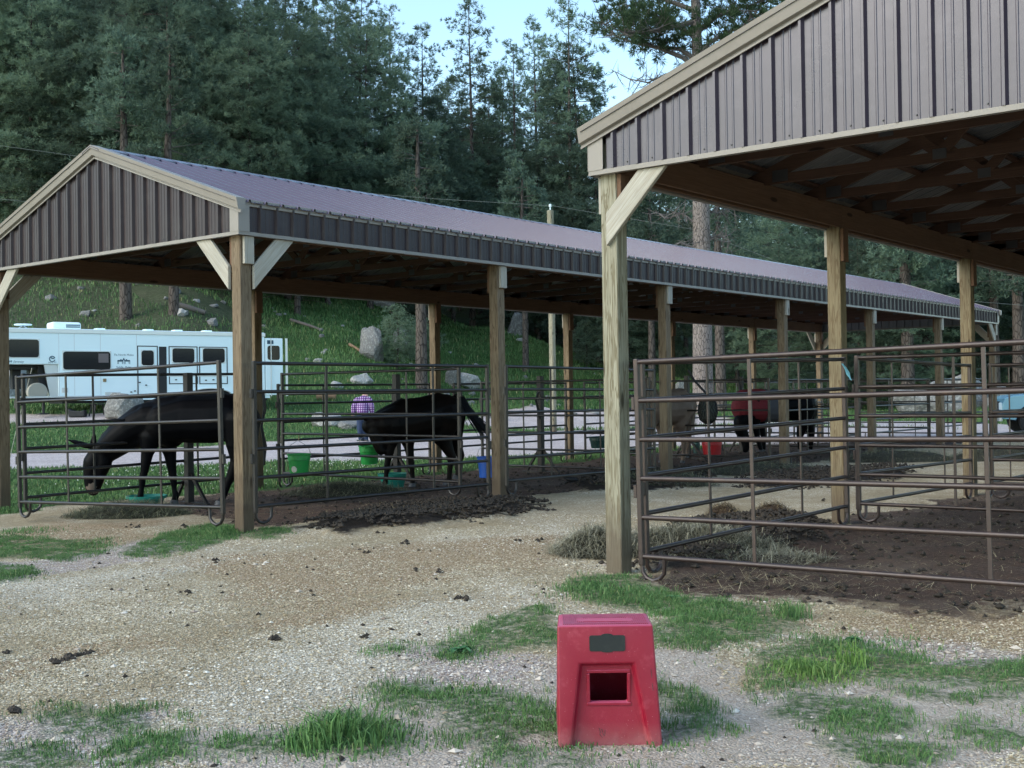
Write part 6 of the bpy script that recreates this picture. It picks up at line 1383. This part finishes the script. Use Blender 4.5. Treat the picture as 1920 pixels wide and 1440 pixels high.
# manure clods
MT['clod'] = paint('manure_clods', (.030, .022, .016), .95, 0, .5, 30, dirt=(.07, .055, .035))
XS, YS, SS = [], [], []
for P in MANURE: X, Y = samp(P, 3800); k = blurmask(X, Y, [P], .25, .4, 9, 5, .15) > .3; XS.append(X[k]); YS.append(Y[k]); SS.append(rng.uniform(.006, .032, k.sum()))
X, Y = polar(9000, 8, 34, -24, 26); F = fields(X, Y); k = (F['pen'] > .4) & (rng.uniform(0, 1, 9000) < .8); XS.append(X[k]); YS.append(Y[k]); SS.append(rng.uniform(.008, .035, k.sum()))
X, Y = polar(160, 4.6, 12, -24, 16); F = fields(X, Y); k = (F['grass'] < .2) & (F['lawn'] < .2); XS.append(X[k]); YS.append(Y[k]); SS.append(rng.uniform(.006, .02, k.sum()))
for px, py in ((520, 1198), (683, 1190), (120, 1232), (130, 1228), (145, 1226), (10, 1218), (345, 992), (348, 998), (247, 992), (262, 990), (370, 995), (405, 1052), (350, 1110), (24, 1326), (30, 1330), (160, 1222), (102, 1236), (760, 1018), (690, 1035), (970, 1018), (1005, 1017), (1048, 1030), (735, 980), (1100, 1015), (860, 1125), (875, 1126), (1540, 940), (900, 985), (780, 1070), (830, 1072)):
    for _ in range(5): q = atz(px + rnd.gauss(0, 5), py + rnd.gauss(0, 2)); XS.append([q.x]); YS.append([q.y]); SS.append([rnd.uniform(.012, .028)])
X, Y, s_ = map(np.concatenate, (XS, YS, SS)); mz = blurmask(X, Y, MANURE, .22, .5, 4, 6, .14); octs('manure_clods', X, Y, height(X, Y) + s_ * .3 + mz * .12, np.stack([s_ * 1.1, s_, s_ * .75], 1), MT['clod'], .35)
# hay
def strawmat(name, stops): m, t, p = nodemat(name, .8, 0, .2); g = N(t, 'NewGeometry'); t.links.new(ramp(t, g.outputs['Random Per Island'], stops), p.inputs['Base Color']); return m
MT['hay'] = strawmat('green_grey_hay', [(0, (.045, .055, .035)), (.5, (.11, .12, .075)), (.9, (.22, .22, .14)), (1, (.38, .35, .22))]); MT['hay2'] = strawmat('dry_pale_hay', [(0, (.10, .095, .065)), (.5, (.24, .225, .16)), (.9, (.38, .36, .27)), (1, (.5, .47, .35))]); MT['straw'] = strawmat('brown_straw', [(0, (.05, .035, .022)), (.5, (.13, .09, .05)), (1, (.34, .26, .15))]); MT['straws'] = strawmat('pale_straw', [(0, (.20, .15, .09)), (.6, (.36, .30, .18)), (1, (.55, .48, .32))])
def straws(n, fx, L, r_, seed, flat=.3):
    rs = np.random.default_rng(seed); P_, N_ = fx(n, rs); d = rs.normal(size=(n, 3)); d[:, 2] *= flat; d /= np.linalg.norm(d, axis=1, keepdims=True); d += N_ * rs.uniform(-.1, .5, (n, 1))
    l = L * rs.uniform(.4, 1.3, (n, 1)); c = np.cross(d, rs.normal(size=(n, 3))); c /= np.linalg.norm(c, axis=1, keepdims=True); bow = c * l * rs.uniform(-.25, .25, (n, 1)); s_ = np.cross(d, np.array([0, 0, 1.]) + .01); s_ /= np.linalg.norm(s_, axis=1, keepdims=True); s_ *= r_
    a, m_, e = P_ - d * l / 2, P_ + bow, P_ + d * l / 2; a[:, 2] = np.maximum(a[:, 2], P_[:, 2] * .5 - .01); V = np.stack([a - s_, a + s_, m_ + s_, m_ - s_, e + s_ * .6, e - s_ * .6], 1).reshape(-1, 3); i = np.arange(n)[:, None] * 6; return V, np.concatenate([i + np.array([0, 1, 2, 3]), i + np.array([3, 2, 4, 5])])
def heap(px, py, rx, ry, h, n, L, mat, lab, seed, D=None, r_=.0022, under=(.03, .028, .018)):
    c = atz(px, py) if D is None else atD(px, py, D); ax_ = Vector((rgt.x, rgt.y, 0)).normalized(); ay_ = FH
    def fx(n, rs):
        a = rs.uniform(0, 6.28, n); q = np.sqrt(rs.uniform(0, 1, n)) * 1.08; z = h * np.clip(1 - q * q, 0, 1) * (1 + .35 * np.sin(a * 3 + seed) * q) ; u, v_ = np.cos(a) * q * rx, np.sin(a) * q * ry
        X = u * ax_.x + v_ * ay_.x; Y = u * ax_.y + v_ * ay_.y; Nn = np.stack([np.cos(a) * q, np.sin(a) * q, 0 * a + .6], 1); return np.stack([X, Y, z + rs.uniform(0, .02, n)], 1), Nn
    rt = empty('hay_pile', (c.x, c.y, gz(c.x, c.y))); tag(rt, lab, 'hay pile'); V, F_ = straws(n, fx, L, r_, seed); npmesh('hay', V, [F_], mat, rt)
    b = MB(); R_, K = 9, 20; ids = []
    for i in range(R_ + 1):
        q = i / R_
        for j in range(K): a = 2 * math.pi * j / K; zz = h * (1 - q * q) * (1 + .35 * math.sin(a * 3 + seed) * q) * .9 - (.02 if i == R_ else 0); b.v.append(tuple(ax_ * (math.cos(a) * q * rx * .97) + ay_ * (math.sin(a) * q * ry * .97) + Vector((0, 0, zz + rnd.uniform(-.008, .008)))))
    for i in range(R_):
        for j in range(K): b.f.append((i * K + j, i * K + (j + 1) % K, (i + 1) * K + (j + 1) % K, (i + 1) * K + j)); b.m.append(0)
    b.build('matted_core', paint('matted_hay', under, .95, 0, .6, 30, bmp=.8, bs=40), rt)
heap(240, 968, .75, .45, .15, 3200, .20, MT['hay'], 'grey-green hay spread under the muzzle of the grazing mule', 1); heap(650, 925, .95, .5, .17, 3400, .20, MT['hay'], 'dark hay pile in the second pen left of the brown horse', 2)
heap(1122, 1038, .42, .45, .19, 3000, .22, MT['hay2'], 'dry hay heap just left of the near corner post', 3); heap(1295, 1032, .85, .6, .19, 7000, .24, MT['hay2'], 'dry hay heap just inside the right pen beside its corner', 4)
heap(1358, 972, .22, .22, .15, 900, .12, MT['straw'], 'small brown straw mound, left one of two behind the near side panel', 5, under=(.05, .03, .02)); heap(1450, 970, .24, .22, .15, 900, .12, MT['straw'], 'small brown straw mound, right one of two near the second near post', 6, under=(.05, .03, .02))
heap(1420, 1052, .6, .3, .06, 1500, .2, MT['hay2'], 'thin scatter of pale hay trampled near the front rail of the right pen', 21, under=(.05, .035, .028)); heap(1230, 912, .9, .5, .20, 2600, .2, MT['hay'], 'long dark heap of old hay at the foot of the third front post', 7); heap(1430, 888, 1.2, .55, .18, 2600, .2, MT['hay'], 'dark old hay heap at the foot of the fourth front post', 8); heap(1680, 862, 1.4, .7, .22, 2400, .24, MT['hay'], 'flattened dark hay heap near the fifth front post', 9); heap(780, 975, .9, .35, .10, 1500, .16, MT['straw'], 'matted straw and manure in front of the brown horse pen', 10, under=(.02, .015, .012)); heap(1890, 862, 1.3, .6, .25, 1800, .24, MT['hay'], 'dark hay heap near the right edge below the truck', 12)
def fld(n, rs):
    th = CY + np.radians(rs.uniform(-25, 25, n)); r_ = 4 + 18 * rs.uniform(0, 1, n) ** 1.1; X, Y = r_ * np.sin(th), r_ * np.cos(th); F = fields(X, Y); ok = (F['lawn'] < .2) & (F['grass'] < .5) & (rs.uniform(0, 1, n) < .30 + .70 * np.clip(F['pen'] + F['org'] + F['man'], 0, 1)); X, Y = X[ok], Y[ok]
    z = height(X, Y) + .006; fld.n = len(X); return np.stack([X, Y, z], 1), np.zeros((len(X), 3))
def straws2(n, L, r_, seed):
    rs = np.random.default_rng(seed); P_, _ = fld(n, rs); m_ = len(P_); return straws(m_, lambda n, rs: (P_, np.zeros((m_, 3))), L, r_, seed, .04)
V, F_ = straws2(26000, .09, .0014, 31); o = npmesh('scattered_straw', V, [F_], MT['straws']); tag(o, kind='stuff')
def patch(px0, px1, py0, py1, n, seed):
    def fx(n, rs): Q = np.array([atz(rs.uniform(px0, px1), rs.uniform(py0, py1))[:] for _ in range(n)]); Q[:, 2] = height(Q[:, 0], Q[:, 1]) + .012; return Q, np.zeros((n, 3))
    V, F_ = straws(n, fx, .26, .0016, seed, .05); o = npmesh('scattered_straw', V, [F_], MT['straws']); tag(o, kind='stuff')
patch(1420, 1720, 1262, 1290, 22, 41); patch(1600, 1940, 1140, 1160, 30, 42); patch(1150, 1420, 985, 1060, 300, 43); patch(1220, 1560, 1040, 1110, 260, 45); patch(1240, 1900, 960, 1120, 320, 46); patch(560, 1000, 960, 1000, 200, 44)
